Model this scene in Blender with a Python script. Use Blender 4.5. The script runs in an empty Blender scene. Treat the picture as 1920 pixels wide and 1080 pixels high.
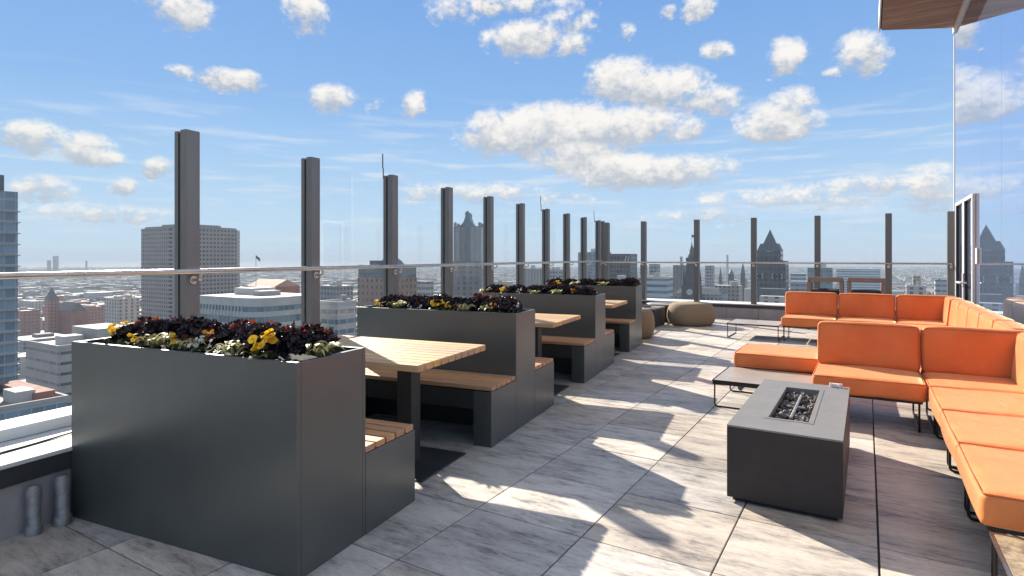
import bpy, bmesh, math, random
from math import radians as R, sin, cos, tan, pi, atan2, sqrt
from mathutils import Vector, Matrix
random.seed(7)
S = bpy.context.scene
COL = S.collection

# ------------------------------------------------------------------ camera, light, exposure
FPX, Y0, EYE = 1095.0, 482.0, 1.6            # focal length in pixels of a 1920 frame, eye level row, eye height
cam = bpy.data.cameras.new('camera'); cam_o = bpy.data.objects.new('camera', cam); COL.objects.link(cam_o)
cam.sensor_width = 36; cam.lens = FPX/1920*36; cam.shift_y = -(540-Y0)/1920
cam.clip_start = 0.05; cam.clip_end = 60000
cam_o.location = (0, 0, EYE); cam_o.rotation_euler = (R(90), 0, 0)
S.camera = cam_o
SUN_AZ, SUN_EL = R(-29), R(28)               # azimuth to the right of +Y, elevation
sun = bpy.data.lights.new('sun', 'SUN'); sun_o = bpy.data.objects.new('sun', sun); COL.objects.link(sun_o)
sun.energy = 4.7; sun.angle = R(0.5); sun.color = (1.0, 0.92, 0.80)
sd = Vector((sin(SUN_AZ)*cos(SUN_EL), cos(SUN_AZ)*cos(SUN_EL), sin(SUN_EL)))
sun_o.rotation_euler = (-sd).to_track_quat('-Z', 'Y').to_euler()
S.view_settings.view_transform = 'Standard'; S.view_settings.look = 'None'
S.view_settings.gamma = 1; S.view_settings.use_curve_mapping = False
EXPO = 1.17
S.view_settings.exposure = EXPO
S.cycles.use_denoising = True
try: S.cycles.denoiser = 'OPENIMAGEDENOISE'
except Exception: pass
S.cycles.max_bounces = 8; S.cycles.transparent_max_bounces = 24; S.cycles.volume_bounces = 1
S.cycles.sample_clamp_indirect = 6
S.cycles.caustics_reflective = False

# ------------------------------------------------------------------ node helpers
class NT:
    def __init__(s, tree): s.t = tree; s.n = tree.nodes; s.l = tree.links
    def new(s, typ, **kw):
        n = s.n.new(typ)
        for k, v in kw.items(): setattr(n, k, v)
        return n
    def put(s, sock, v):
        if isinstance(v, bpy.types.NodeSocket): s.l.new(v, sock)
        elif v is not None:
            if isinstance(v, (tuple, list)) and len(v) == 3 and sock.type == 'RGBA': v = (*v, 1)
            sock.default_value = v
    def m(s, op, a, b=None, c=None, clamp=False):
        n = s.new('ShaderNodeMath', operation=op, use_clamp=clamp)
        s.put(n.inputs[0], a); s.put(n.inputs[1], b); s.put(n.inputs[2], c)
        return n.outputs[0]
    def vm(s, op, a, b=None, out=0):
        n = s.new('ShaderNodeVectorMath', operation=op); s.put(n.inputs[0], a); s.put(n.inputs[1], b)
        return n.outputs[out]
    def mix(s, f, a, b, blend='MIX'):
        n = s.new('ShaderNodeMix', data_type='RGBA', blend_type=blend)
        s.put(n.inputs[0], f); s.put(n.inputs[6], a); s.put(n.inputs[7], b)
        return n.outputs[2]
    def noise(s, vec, scale, detail=4, rough=.55, dist=0.0):
        n = s.new('ShaderNodeTexNoise'); s.put(n.inputs['Vector'], vec)
        n.inputs['Scale'].default_value = scale; n.inputs['Detail'].default_value = detail
        n.inputs['Roughness'].default_value = rough; n.inputs['Distortion'].default_value = dist
        return n.outputs['Fac']
    def ramp(s, f, lo, hi, smooth=True):
        n = s.new('ShaderNodeMapRange', interpolation_type='SMOOTHSTEP' if smooth else 'LINEAR', clamp=True)
        s.put(n.inputs[0], f); n.inputs[1].default_value = lo; n.inputs[2].default_value = hi
        return n.outputs[0]
    def xyz(s, v):
        n = s.new('ShaderNodeSeparateXYZ'); s.put(n.inputs[0], v); return n.outputs
    def comb(s, x, y, z):
        n = s.new('ShaderNodeCombineXYZ'); s.put(n.inputs[0], x); s.put(n.inputs[1], y); s.put(n.inputs[2], z)
        return n.outputs[0]

# ------------------------------------------------------------------ world: Nishita sky with scattered cumulus
W = bpy.data.worlds.new('World'); S.world = W; W.use_nodes = True
def build_world():
    t = NT(W.node_tree); t.n.clear()
    out = t.new('ShaderNodeOutputWorld'); bg = t.new('ShaderNodeBackground'); t.l.new(bg.outputs[0], out.inputs[0])
    SKY_K = 0.085
    bg.inputs[1].default_value = SKY_K
    sky = t.new('ShaderNodeTexSky', sky_type='NISHITA'); sky.sun_disc = False
    sky.sun_elevation = SUN_EL; sky.sun_rotation = SUN_AZ
    sky.altitude = 150; sky.air_density = 1.0; sky.dust_density = 0.35; sky.ozone_density = 1.6
    tc = t.new('ShaderNodeTexCoord'); d = t.vm('NORMALIZE', tc.outputs['Generated'])
    x, y, z = t.xyz(d)
    u = t.m('ARCTAN2', x, y); v = t.m('ARCSINE', z)
    uv = t.comb(u, v, 0.0)
    # the cumulus of the photograph, as directions in the sky: (pixel x, pixel y, half width, half height, weight)
    C = [(345,18,62,40,1),(290,2,40,18,.7),(577,22,42,46,.95),(430,148,70,20,.85),(345,132,30,11,.6),(470,150,32,19,.95),
         (627,184,42,27,1),(768,191,30,27,1),(706,195,18,12,.5),(55,252,75,33,1),(150,277,75,34,1),(205,298,30,18,.9),
         (80,352,62,26,.75),(240,349,28,17,.8),(303,313,32,20,.7),(850,18,45,30,.6),(960,6,140,20,.6),(1060,36,55,34,.55),
         (985,72,72,36,1.05),(1075,82,36,22,.8),(1310,12,30,26,.9),(1258,18,16,10,.6),(1170,60,20,18,.5),(1342,97,28,21,.9),
         (1475,106,44,36,1),(1612,100,56,42,1),(1555,136,16,12,.8),(1165,150,70,45,1),(1250,165,85,44,1),(1325,188,66,32,.9),
         (1050,246,175,56,1.25),(1190,236,110,36,1),(935,250,66,46,1.05),(1292,242,34,24,.9),(1210,322,165,34,1.1),(1085,300,95,32,1.1),
         (1455,228,88,40,1.05),(1492,190,42,30,.8),(1410,248,44,18,.8),(890,360,130,20,.55),(1065,370,42,10,.6),
         (1470,372,170,26,.5),(1640,345,150,20,.65),(1745,352,62,48,.7),(1330,402,110,14,.4),(180,398,150,18,.4)]
    wob = t.noise(t.vm('MULTIPLY', uv, (1, 1.3, 1)), 26, 8, .66)
    wob2 = t.noise(t.vm('ADD', t.vm('MULTIPLY', uv, (1, 1.3, 1)), (3.1, 1.7, 0)), 8, 3, .5)
    n1 = t.m('SUBTRACT', wob, .5); n2 = t.m('SUBTRACT', wob2, .5)
    uvd = t.vm('ADD', uv, t.comb(t.m('MULTIPLY', n2, .05), t.m('MULTIPLY', n1, .03), 0.0))
    F = None; SW = None; SQ = None
    for (px, py, rx, ry, w) in C:
        az = math.atan((px-960)/FPX); el = math.atan((Y0-py)/FPX*cos(az))
        ru = rx/FPX*cos(az)**2*1.12; rv = ry/FPX*cos(az)*cos(el)*1.12
        q = t.vm('MULTIPLY', t.vm('SUBTRACT', uvd, (az, el, 0)), (1/ru, 1/rv, 0))
        ln = t.vm('DOT_PRODUCT', q, q, 1)
        mk = t.m('MULTIPLY_ADD', ln, -w, w)
        mp = t.m('MAXIMUM', mk, 0.0)
        qy = t.vm('DOT_PRODUCT', q, (0, 1, 0), 1)
        F = mk if F is None else t.m('MAXIMUM', F, mk)
        SW = mp if SW is None else t.m('ADD', SW, mp)
        SQ = t.m('MULTIPLY', mp, qy) if SQ is None else t.m('MULTIPLY_ADD', mp, qy, SQ)
    # clouds added out of the frame, to whiten the fill light and for the reflections
    els = t.noise(t.vm('MULTIPLY', d, (1, 1, 2.2)), 3.2, 5, .6)
    side = t.m('MAXIMUM', t.m('MULTIPLY', t.ramp(t.m('ABSOLUTE', u), .80, 1.05), t.m('SUBTRACT', 1.0, t.m('MULTIPLY', t.ramp(t.m('ABSOLUTE', u), 2.0, 2.5), .8))), t.ramp(v, .62, .80))
    back = t.m('MULTIPLY_ADD', t.ramp(els, .36, .52), 1.2, -.25)
    F = t.m('MAXIMUM', F, t.m('SUBTRACT', t.m('MULTIPLY', back, side), t.m('MULTIPLY', t.m('SUBTRACT', 1.0, side), 3.0)))
    n3 = t.m('SUBTRACT', t.noise(t.vm('MULTIPLY', uv, (1, 1.25, 1)), 75, 6, .68, .4), .5)
    dens = t.m('ADD', F, t.m('MULTIPLY', t.ramp(F, -1.0, -.05), t.m('MULTIPLY_ADD', n1, 2.5, t.m('MULTIPLY_ADD', n3, .95, t.m('MULTIPLY', n2, .9)))))
    alpha = t.m('MULTIPLY', t.ramp(dens, -.04, .85), .96)
    qn = t.m('DIVIDE', SQ, t.m('MAXIMUM', SW, .02))
    lit = t.ramp(t.m('ADD', t.m('MULTIPLY', qn, .75), t.m('MULTIPLY_ADD', n1, 1.5, t.m('MULTIPLY', n3, .7))), -.55, .42)
    g = 1.06/(2**EXPO)/SKY_K
    white = tuple(c*g for c in (.95, .91, .86)); grey = tuple(c*g for c in (.47, .51, .57))
    ccol = t.mix(lit, grey, white)
    # thin veils low over the horizon
    veil = t.noise(t.vm('MULTIPLY', uv, (1.2, 11, 1)), 5.5, 5, .55)
    vband = t.m('MULTIPLY', t.ramp(v, .0, .05), t.m('SUBTRACT', 1.0, t.ramp(v, .13, .30)))
    va = t.m('MULTIPLY', t.m('MULTIPLY', t.ramp(veil, .48, .70), vband), .62)
    skyc = t.mix(1.0, sky.outputs[0], SKY_TINT, 'MULTIPLY')
    cr = t.new('ShaderNodeValToRGB'); t.l.new(t.m('DIVIDE', t.m('MAXIMUM', v, 0.0), 1.2), cr.inputs[0])
    stops = [(0.0, (.52,.68,.82)), (.075, (.47,.655,.86)), (.165, (.36,.57,.84)), (.25, (.25,.46,.80)), (.42, (.185,.375,.745)), (.9, (.13,.28,.62))]
    e = cr.color_ramp.elements
    while len(e) < len(stops): e.new(.5)
    for k, (p, c) in enumerate(stops): e[k].position = p/1.2; e[k].color = (*c, 1)
    grad = t.mix(1.0, cr.outputs[0], (g, g, g), 'MULTIPLY')
    skyc = t.mix(.98, skyc, grad)
    skyc = t.mix(va, skyc, tuple(c*g for c in (.72, .78, .85)))
    fin = t.mix(alpha, skyc, ccol)
    t.l.new(fin, bg.inputs[0])
    W.cycles.sampling_method = 'MANUAL'; W.cycles.sample_map_resolution = 512
SKY_TINT = (.86, .97, 1.06)
build_world()

# ------------------------------------------------------------------ frames of reference
AY, PY = R(23.608), R(31.258)                # yaw of the booth row / glass wall, yaw of the paving / facade
dA = Vector((sin(AY), cos(AY), 0)); nA = Vector((cos(AY), -sin(AY), 0))
dP = Vector((sin(PY), cos(PY), 0)); nP = Vector((cos(PY), -sin(PY), 0))
def A(s, t, z=0): return dA*s + nA*t + Vector((0, 0, z))
def P(s, t, z=0): return dP*s + nP*t + Vector((0, 0, z))
ORD = ['first','second','third','fourth','fifth','sixth','seventh','eighth','ninth','tenth','eleventh','twelfth','thirteenth',
       'fourteenth','fifteenth','sixteenth','seventeenth','eighteenth','nineteenth','twentieth']

# ------------------------------------------------------------------ objects and meshes
def tag(o, label=None, cat=None, group=None, kind=None):
    if label: o['label'] = label
    if cat: o['category'] = cat
    if group: o['group'] = group
    if kind: o['kind'] = kind
    return o
def empty(name, loc, rz=0):
    o = bpy.data.objects.new(name, None); COL.objects.link(o); o.location = loc; o.rotation_euler = (0, 0, rz)
    o.empty_display_size = .1
    return o
class MB:
    def __init__(s): s.v = []; s.f = []; s.mi = []; s.sm = []
    def add(s, vs, fs, mi=0, smooth=False):
        b = len(s.v); s.v += [tuple(v) for v in vs]
        for f in fs: s.f.append(tuple(b+i for i in f)); s.mi.append(mi); s.sm.append(smooth)
        return s
    def box(s, x0, x1, y0, y1, z0, z1, mi=0):
        vs = [(x0,y0,z0),(x1,y0,z0),(x1,y1,z0),(x0,y1,z0),(x0,y0,z1),(x1,y0,z1),(x1,y1,z1),(x0,y1,z1)]
        return s.add(vs, [(0,3,2,1),(4,5,6,7),(0,1,5,4),(1,2,6,5),(2,3,7,6),(3,0,4,7)], mi)
    def prism(s, pts, z0, z1, mi=0, smooth=False):
        n = len(pts)
        s.add([(x,y,z0) for x,y in pts]+[(x,y,z1) for x,y in pts], [tuple(range(n-1,-1,-1)), tuple(range(n,2*n))], mi)
        return s.add([(x,y,z0) for x,y in pts]+[(x,y,z1) for x,y in pts], [(i,(i+1)%n,n+(i+1)%n,n+i) for i in range(n)], mi, smooth)
    def frustum(s, a, b, mi=0):
        x0,x1,y0,y1,z0 = a; X0,X1,Y0_,Y1,z1 = b
        vs = [(x0,y0,z0),(x1,y0,z0),(x1,y1,z0),(x0,y1,z0),(X0,Y0_,z1),(X1,Y0_,z1),(X1,Y1,z1),(X0,Y1,z1)]
        return s.add(vs, [(0,3,2,1),(4,5,6,7),(0,1,5,4),(1,2,6,5),(2,3,7,6),(3,0,4,7)], mi)
    def lathe(s, prof, cx=0, cy=0, n=24, mi=0, smooth=True, sx=1, sy=1):
        m = len(prof); vs = []
        for (r, z) in prof:
            for i in range(n): vs.append((cx+r*sx*cos(2*pi*i/n), cy+r*sy*sin(2*pi*i/n), z))
        fs = [(j*n+i, j*n+(i+1)%n, (j+1)*n+(i+1)%n, (j+1)*n+i) for j in range(m-1) for i in range(n)]
        s.add(vs, fs, mi, smooth)
        s.add(vs[:n], [tuple(range(n-1,-1,-1))], mi); s.add(vs[-n:], [tuple(range(n))], mi)
        return s
    def tube(s, path, r, n=10, mi=0, closed=False):
        path = [Vector(p) for p in path]; m = len(path); rings = []; prev = None
        for i, p in enumerate(path):
            a = path[i-1] if (i > 0 or closed) else p; b = path[(i+1) % m] if (i < m-1 or closed) else p
            t = (b-a).normalized()
            if prev is None:
                up = Vector((0,0,1)) if abs(t.z) < .9 else Vector((1,0,0)); nx = t.cross(up).normalized()
            else: nx = (prev - t*prev.dot(t)).normalized()
            prev = nx; ny = t.cross(nx)
            k = 1/max(.5, abs(((p-a).normalized() if (p-a).length > 1e-6 else t).dot(t)))
            rings.append([p+(nx*cos(2*pi*j/n)+ny*sin(2*pi*j/n))*r*(k if 0 < i < m-1 else 1) for j in range(n)])
        vs = [v for rg in rings for v in rg]; rr = m if closed else m-1
        fs = [(i*n+j, i*n+(j+1)%n, ((i+1)%m)*n+(j+1)%n, ((i+1)%m)*n+j) for i in range(rr) for j in range(n)]
        s.add(vs, fs, mi, True)
        if not closed:
            s.add(rings[0], [tuple(range(n-1,-1,-1))], mi); s.add(rings[-1], [tuple(range(n))], mi)
        return s
    def mesh(s, name, mats):
        me = bpy.data.meshes.new(name); me.from_pydata(s.v, [], s.f); me.update()
        for m in (mats if isinstance(mats, (list, tuple)) else [mats]): me.materials.append(m)
        me.polygons.foreach_set('material_index', s.mi); me.polygons.foreach_set('use_smooth', s.sm)
        bm = bmesh.new(); bm.from_mesh(me); bmesh.ops.recalc_face_normals(bm, faces=bm.faces); bm.to_mesh(me); bm.free()
        return me
    def build(s, name, mats, parent=None, bevel=0, segs=2, loc=None, rz=None):
        o = bpy.data.objects.new(name, s.mesh(name, mats)); COL.objects.link(o)
        if parent is not None: o.parent = parent
        if loc is not None: o.location = loc
        if rz is not None: o.rotation_euler = (0, 0, rz)
        if bevel:
            b = o.modifiers.new('bevel', 'BEVEL'); b.width = bevel; b.segments = segs; b.limit_method = 'ANGLE'; b.angle_limit = R(40)
            b.harden_normals = False
        return o
def round_path(pts, r, n=5):
    """polyline with rounded inner corners"""
    pts = [Vector(p) for p in pts]; out = [pts[0]]
    for i in range(1, len(pts)-1):
        p = pts[i]; a = (pts[i-1]-p).normalized(); b = (pts[i+1]-p).normalized()
        for k in range(n+1):
            f = k/n; q0 = p+a*r*(1-f); q1 = p+b*r*f
            out.append(q0*(1-f)+q1*f)
    out.append(pts[-1]); return out
def copy_tree(o, parent=None):
    c = o.copy(); COL.objects.link(c)
    if parent is not None: c.parent = parent
    for ch in list(o.children): copy_tree(ch, c)
    return c

# ------------------------------------------------------------------ materials
def principled(name, col=(.5,.5,.5), rough=.5, metal=0.0, **kw):
    m = bpy.data.materials.new(name); m.use_nodes = True; t = NT(m.node_tree)
    b = t.n['Principled BSDF']; b.inputs['Base Color'].default_value = (*col, 1)
    b.inputs['Roughness'].default_value = rough; b.inputs['Metallic'].default_value = metal
    for k, v in kw.items(): b.inputs[k].default_value = v
    return m, t, b
def bump(t, b, h, strength=.2, dist=.01):
    n = t.new('ShaderNodeBump'); n.inputs['Strength'].default_value = strength; n.inputs['Distance'].default_value = dist
    t.put(n.inputs['Height'], h); t.l.new(n.outputs[0], b.inputs['Normal'])
def simple(name, col, rough=.5, metal=0.0, var=.12, scale=6, bscale=0, bstr=.1, **kw):
    """colour with mottling, uneven roughness and an optional fine bump"""
    m, t, b = principled(name, col, rough, metal, **kw)
    tc = t.new('ShaderNodeTexCoord').outputs['Object']
    n = t.noise(tc, scale, 5, .6)
    c = t.mix(t.ramp(n, .25, .75), tuple(x*(1-var) for x in col), tuple(min(1, x*(1+var)) for x in col))
    t.l.new(c, b.inputs['Base Color'])
    t.l.new(t.m('MULTIPLY_ADD', t.noise(tc, scale*2.3, 4), .24, rough-.12, clamp=True), b.inputs['Roughness'])
    if bscale: bump(t, b, t.noise(tc, bscale, 3), bstr, .004)
    return m

M = {}
M['planter'] = simple('graphite_powder_coat', (.045,.052,.047), .38, .0, .22, 1.3, 260, .04, IOR=1.85)
M['planter_dark'] = simple('black_powder_coat', (.018,.019,.020), .5, 0, .2, 3, 240, .05)
M['soil'] = simple('potting_soil', (.022,.015,.010), .95, 0, .4, 30, 60, .9)
M['post'] = simple('anodised_bronze_grey', (.170,.163,.152), .40, .35, .10, 2.5)
M['post_dark'] = simple('dark_gasket', (.010,.010,.011), .55)
M['steel'] = simple('brushed_steel', (.52,.47,.42), .30, 1.0, .08, 5)
M['white_alu'] = simple('white_coated_metal', (.80,.79,.76), .5, 0, .05, 2)
M['cap'] = simple('pale_stone_cap', (.68,.67,.645), .6, 0, .07, 2.2, 90, .08)
M['fascia'] = simple('dark_flashing', (.045,.045,.047), .5, .2, .15, 2)
M['panel'] = simple('grey_cement_panel', (.36,.33,.32), .75, 0, .12, 3, 80, .1)
M['iron'] = simple('black_wire_frame', (.018,.014,.013), .42, .4, .1, 8)
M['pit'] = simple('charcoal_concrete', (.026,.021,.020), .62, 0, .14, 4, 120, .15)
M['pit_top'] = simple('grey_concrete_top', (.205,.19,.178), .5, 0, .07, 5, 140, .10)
M['tabletop'] = simple('taupe_laminate', (.36,.31,.265), .35, 0, .1, 4)
M['pouf'] = simple('tan_woven_fabric', (.28,.21,.13), .9, 0, .1, 40, 300, .5)
M['taupe'] = simple('taupe_frame', (.22,.185,.155), .55, 0, .1, 6)
M['black_cushion'] = simple('black_cushion', (.010,.010,.012), .8, 0, .2, 20)
M['pipe'] = simple('galvanised_pipe', (.30,.29,.28), .5, .5, .3, 14, 60, .2)
M['cable'] = simple('black_cable', (.03,.025,.02), .6)
M['white_frame'] = simple('white_window_frame', (.82,.82,.82), .4, 0, .03, 2)

def wood(name, c1, c2, axis, rough=.5):
    """teak slats: per-slat tone, grain along the slat"""
    m, t, b = principled(name, c1, rough)
    tc = t.new('ShaderNodeTexCoord').outputs['Object']; geo = t.new('ShaderNodeNewGeometry')
    rnd = geo.outputs['Random Per Island']
    off = t.vm('ADD', tc, t.comb(t.m('MULTIPLY', rnd, 17.0), t.m('MULTIPLY', rnd, 9.0), 0.0))
    sc = (1.6, 22, 22) if axis == 'x' else (22, 1.6, 22)
    g1 = t.noise(t.vm('MULTIPLY', off, sc), 2.0, 6, .6, .6)
    g2 = t.noise(t.vm('MULTIPLY', off, sc), 9.0, 3, .6)
    c = t.mix(t.ramp(g1, .3, .72), c1, c2)
    c = t.mix(t.m('MULTIPLY', t.ramp(g2, .5, .8), .25), c, tuple(x*.45 for x in c1))
    hv = t.new('ShaderNodeHueSaturation'); t.l.new(c, hv.inputs['Color'])
    t.l.new(t.m('MULTIPLY_ADD', rnd, .55, .72), hv.inputs['Value']); t.l.new(t.m('MULTIPLY_ADD', rnd, .3, .85), hv.inputs['Saturation'])
    t.l.new(hv.outputs[0], b.inputs['Base Color']); bump(t, b, g1, .12, .003)
    return m
M['bench_wood'] = wood('teak_bench_slats', (.47,.235,.12), (.62,.375,.215), 'x', .55)
M['table_wood'] = wood('teak_table_slats', (.55,.32,.145), (.64,.42,.22), 'x', .5)

def soffit_wood():
    m, t, b = principled('wood_plank_soffit', (.3,.15,.09), .55)
    tc = t.new('ShaderNodeTexCoord').outputs['Object']
    x, y, z = t.xyz(tc)
    pl = t.m('FLOOR', t.m('DIVIDE', y, .14)); rn = t.new('ShaderNodeTexWhiteNoise', noise_dimensions='1D'); t.l.new(pl, rn.inputs['W'])
    off = t.comb(t.m('MULTIPLY_ADD', rn.outputs[0], 9.0, x), y, z)
    g = t.noise(t.vm('MULTIPLY', off, (1.0, 14, 1)), 2.4, 5, .6, .5)
    c = t.mix(t.ramp(g, .3, .7), (.27,.13,.08), (.44,.25,.165))
    hv = t.new('ShaderNodeHueSaturation'); t.l.new(c, hv.inputs['Color']); t.l.new(t.m('MULTIPLY_ADD', rn.outputs[0], .4, .8), hv.inputs['Value'])
    gap = t.m('LESS_THAN', t.m('FRACT', t.m('DIVIDE', y, .14)), .05)
    t.l.new(t.mix(t.m('MULTIPLY', gap, .7), hv.outputs[0], (.03,.015,.01)), b.inputs['Base Color'])
    return m
M['soffit'] = soffit_wood()

TILE_S0, TILE_T0, TS, TT = 3.06, .055, .733, .725
def paver():
    m, t, b = principled('streaked_porcelain_pavers', (.4,.38,.36), .55)
    tc = t.new('ShaderNodeTexCoord').outputs['Object']          # object x = t (across), y = s (along)
    x, y, z = t.xyz(tc)
    ix = t.m('FLOOR', t.m('DIVIDE', t.m('SUBTRACT', x, TILE_T0), TT)); iy = t.m('FLOOR', t.m('DIVIDE', t.m('SUBTRACT', y, TILE_S0), TS))
    wn = t.new('ShaderNodeTexWhiteNoise', noise_dimensions='2D'); t.l.new(t.comb(ix, iy, 0.0), wn.inputs['Vector'])
    r = wn.outputs['Value']; rc = t.xyz(wn.outputs['Color'])
    off = t.comb(t.m('MULTIPLY_ADD', rc[0], 23.0, x), t.m('MULTIPLY_ADD', rc[1], 31.0, y), 0.0)
    big = t.noise(t.vm('MULTIPLY', off, (1.0, 2.6, 1)), 1.6, 6, .62, .1)
    st = t.noise(t.vm('MULTIPLY', off, (1.7, 7.0, 1)), 2.6, 10, .78, .15)
    fine = t.noise(t.vm('MULTIPLY', off, (6, 34, 1)), 3.0, 5, .72, .2)
    spk = t.noise(off, 150, 3, .65)
    c = t.mix(t.ramp(big, .32, .66), (.42,.36,.305), (.62,.54,.45))
    c = t.mix(t.m('MULTIPLY', t.ramp(st, .48, .34), .6), c, (.74,.655,.55))
    dk = t.m('MULTIPLY', t.ramp(st, .50, .70), t.ramp(big, .72, .36))
    dk = t.m('MULTIPLY', t.ramp(st, .47, .64), t.ramp(big, .66, .38))
    c = t.mix(t.m('MULTIPLY', dk, .95), c, (.135,.125,.122))
    c = t.mix(t.m('MULTIPLY', t.ramp(fine, .50, .70), .5), c, (.20,.18,.165))
    c = t.mix(t.m('MULTIPLY', t.ramp(spk, .56, .72), .30), c, (.15,.14,.13))
    hv = t.new('ShaderNodeHueSaturation'); t.l.new(c, hv.inputs['Color'])
    t.l.new(t.m('MULTIPLY_ADD', r, .40, .82), hv.inputs['Value']); t.l.new(t.m('MULTIPLY_ADD', rc[2], .6, .62), hv.inputs['Saturation'])
    t.l.new(hv.outputs[0], b.inputs['Base Color'])
    t.l.new(t.m('MULTIPLY_ADD', fine, .25, .42), b.inputs['Roughness'])
    bump(t, b, t.m('ADD', st, t.m('MULTIPLY', fine, .6)), .22, .003)
    return m
M['paver'] = paver()

def fabric():
    m, t, b = principled('orange_outdoor_fabric', (.74,.20,.055), .85)
    tc = t.new('ShaderNodeTexCoord').outputs['Object']
    n = t.noise(tc, 3.2, 4); w = t.noise(t.vm('MULTIPLY', tc, (1, 1, 1)), 420, 2, .5)
    c = t.mix(t.ramp(n, .3, .7), (.69,.20,.057), (.76,.25,.078))
    c = t.mix(t.m('MULTIPLY', t.ramp(w, .45, .7), .25), c, (.55,.12,.03))
    t.l.new(c, b.inputs['Base Color'])
    b.inputs['Sheen Weight'].default_value = 1.0; b.inputs['Sheen Roughness'].default_value = .26
    b.inputs['Sheen Tint'].default_value = (1.0, .84, .52, 1)
    b.inputs['Specular IOR Level'].default_value = .35; b.inputs['Roughness'].default_value = .6
    wr = t.noise(t.vm('MULTIPLY', tc, (1, 1.4, 1)), 5.0, 4, .55, .8)
    bump(t, b, t.m('MULTIPLY_ADD', w, .10, wr), .5, .026)
    return m
M['fabric'] = fabric()
M['piping'] = simple('orange_piping', (.60,.155,.04), .8, 0, .1, 20)

def glass(name, tint=(.985,.993,.99), refl=1.0):
    m = bpy.data.materials.new(name); m.use_nodes = True; t = NT(m.node_tree); t.n.clear()
    out = t.new('ShaderNodeOutputMaterial'); tr = t.new('ShaderNodeBsdfTransparent'); gl = t.new('ShaderNodeBsdfGlossy')
    tr.inputs[0].default_value = (*tint, 1); gl.inputs['Roughness'].default_value = .0; gl.inputs[0].default_value = (1,1,1,1)
    fr = t.new('ShaderNodeFresnel'); fr.inputs['IOR'].default_value = 1.35
    tc = t.new('ShaderNodeTexCoord').outputs['Object']
    mx = t.new('ShaderNodeMixShader'); t.l.new(t.m('MULTIPLY', fr.outputs[0], refl), mx.inputs[0])
    t.l.new(tr.outputs[0], mx.inputs[1]); t.l.new(gl.outputs[0], mx.inputs[2])
    # a breath of dust on the pane
    df = t.new('ShaderNodeBsdfDiffuse'); df.inputs[0].default_value = (.8,.8,.8,1)
    m2 = t.new('ShaderNodeMixShader'); t.l.new(t.m('MULTIPLY', t.ramp(t.noise(tc, 2.2, 5, .65), .4, .8), .012), m2.inputs[0])
    t.l.new(mx.outputs[0], m2.inputs[1]); t.l.new(df.outputs[0], m2.inputs[2])
    t.l.new(m2.outputs[0], out.inputs[0]); return m
M['glass'] = glass('clear_windscreen_glass', refl=.06)
def mirror_glass():
    m, t, b = principled('reflective_facade_glass', (.44,.57,.82), .006, .0, **{'IOR': 2.2})
    b.inputs['Metallic'].default_value = .88
    tc = t.new('ShaderNodeTexCoord').outputs['Object']
    bump(t, b, t.noise(tc, .55, 2), .004, .05)
    return m
M['mirror'] = mirror_glass()

# ------------------------------------------------------------------ deck, parapets, windscreen
def build_deck():
    mb = MB(); g = .0042
    for i in range(-12, 8):
        for j in range(-9, 20):
            x0 = TILE_T0+i*TT; y0 = TILE_S0+j*TS
            c = P(y0+TS/2, x0+TT/2)
            if c.dot(nA) < -4.05 or y0 > 16.0 or x0+TT > 2.0: continue
            dz = random.uniform(-.0012, .0012)
            gx = .007 if i in (0,) else g
            mb.box(x0+gx, x0+TT-gx, y0+g, y0+TS-g, -.03, dz)
    mb.build('deck_floor', M['paver'], None, .0025, 2, (0,0,0), -PY)['kind'] = 'structure'
    q = [A(-2.5,-4.25), P(-3.5,1.75), P(16.2,1.75), A(16.9,-4.25)]
    MB().prism([(p.x,p.y) for p in q], -.2, -.022).build('deck_slab', M['post_dark'])['kind'] = 'structure'
build_deck()

CURB_IN, GL_T = -3.95, -4.54                 # inner face of the low wall, plane of the glass (row frame)
BK_S = 16.456                                # plane of the back windscreen (paving frame)
BK_IN = 15.98
def run_panels(mb, a0, a1, step, fn):
    a = a0
    while a < a1-1e-6:
        b = min(a+step, a1); fn(mb, a, b); a = b
# left parapet, local x = t, y = s
lp = tag(empty('parapet_wall', (0,0,0), -AY), 'low parapet wall with pale cap under the long left windscreen beside the booths', 'wall')
S_END = 16.75
mb = MB(); run_panels(mb, -1.6, S_END, .78, lambda m, a, b: m.box(-4.30, CURB_IN, a+.003, b-.003, -.2, .295)); mb.build('wall_panel', M['panel'], lp, .003)
mb = MB(); run_panels(mb, -1.6, S_END, 2.6, lambda m, a, b: m.box(-4.30, CURB_IN+.018, a+.001, b-.001, .300, .405)); mb.build('flashing', M['fascia'], lp, .003)
mb = MB(); run_panels(mb, -1.6, S_END, 2.6, lambda m, a, b: m.box(-4.75, CURB_IN+.03, a+.001, b-.001, .408, .435)); mb.build('cap', M['cap'], lp, .006)
mb = MB(); mb.box(-4.66, -4.40, -1.6, S_END-.05, .437, .515); mb.build('glazing_shoe', M['white_alu'], lp, .008)
# back parapet, local x = t (paving frame), y = s
bp = tag(empty('parapet_wall', (0,0,0), -PY), 'low parapet wall under the far glass windscreen behind the poufs and the orange sofa', 'wall')
def back_x(a): return a
T0B, T1B = -6.25, 1.66
mb = MB(); run_panels(mb, T0B, T1B, .78, lambda m, a, b: m.box(a+.003, b-.003, BK_IN, BK_IN+.35, -.2, .285)); mb.build('wall_panel', M['panel'], bp, .003)
mb = MB(); run_panels(mb, T0B, T1B, 2.6, lambda m, a, b: m.box(a+.001, b-.001, BK_IN-.018, BK_IN+.35, .290, .365)); mb.build('flashing', M['fascia'], bp, .003)
mb = MB(); run_panels(mb, T0B, T1B, 2.6, lambda m, a, b: m.box(a+.001, b-.001, BK_IN-.03, BK_IN+.78, .368, .392)); mb.build('cap', M['cap'], bp, .006)
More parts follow.
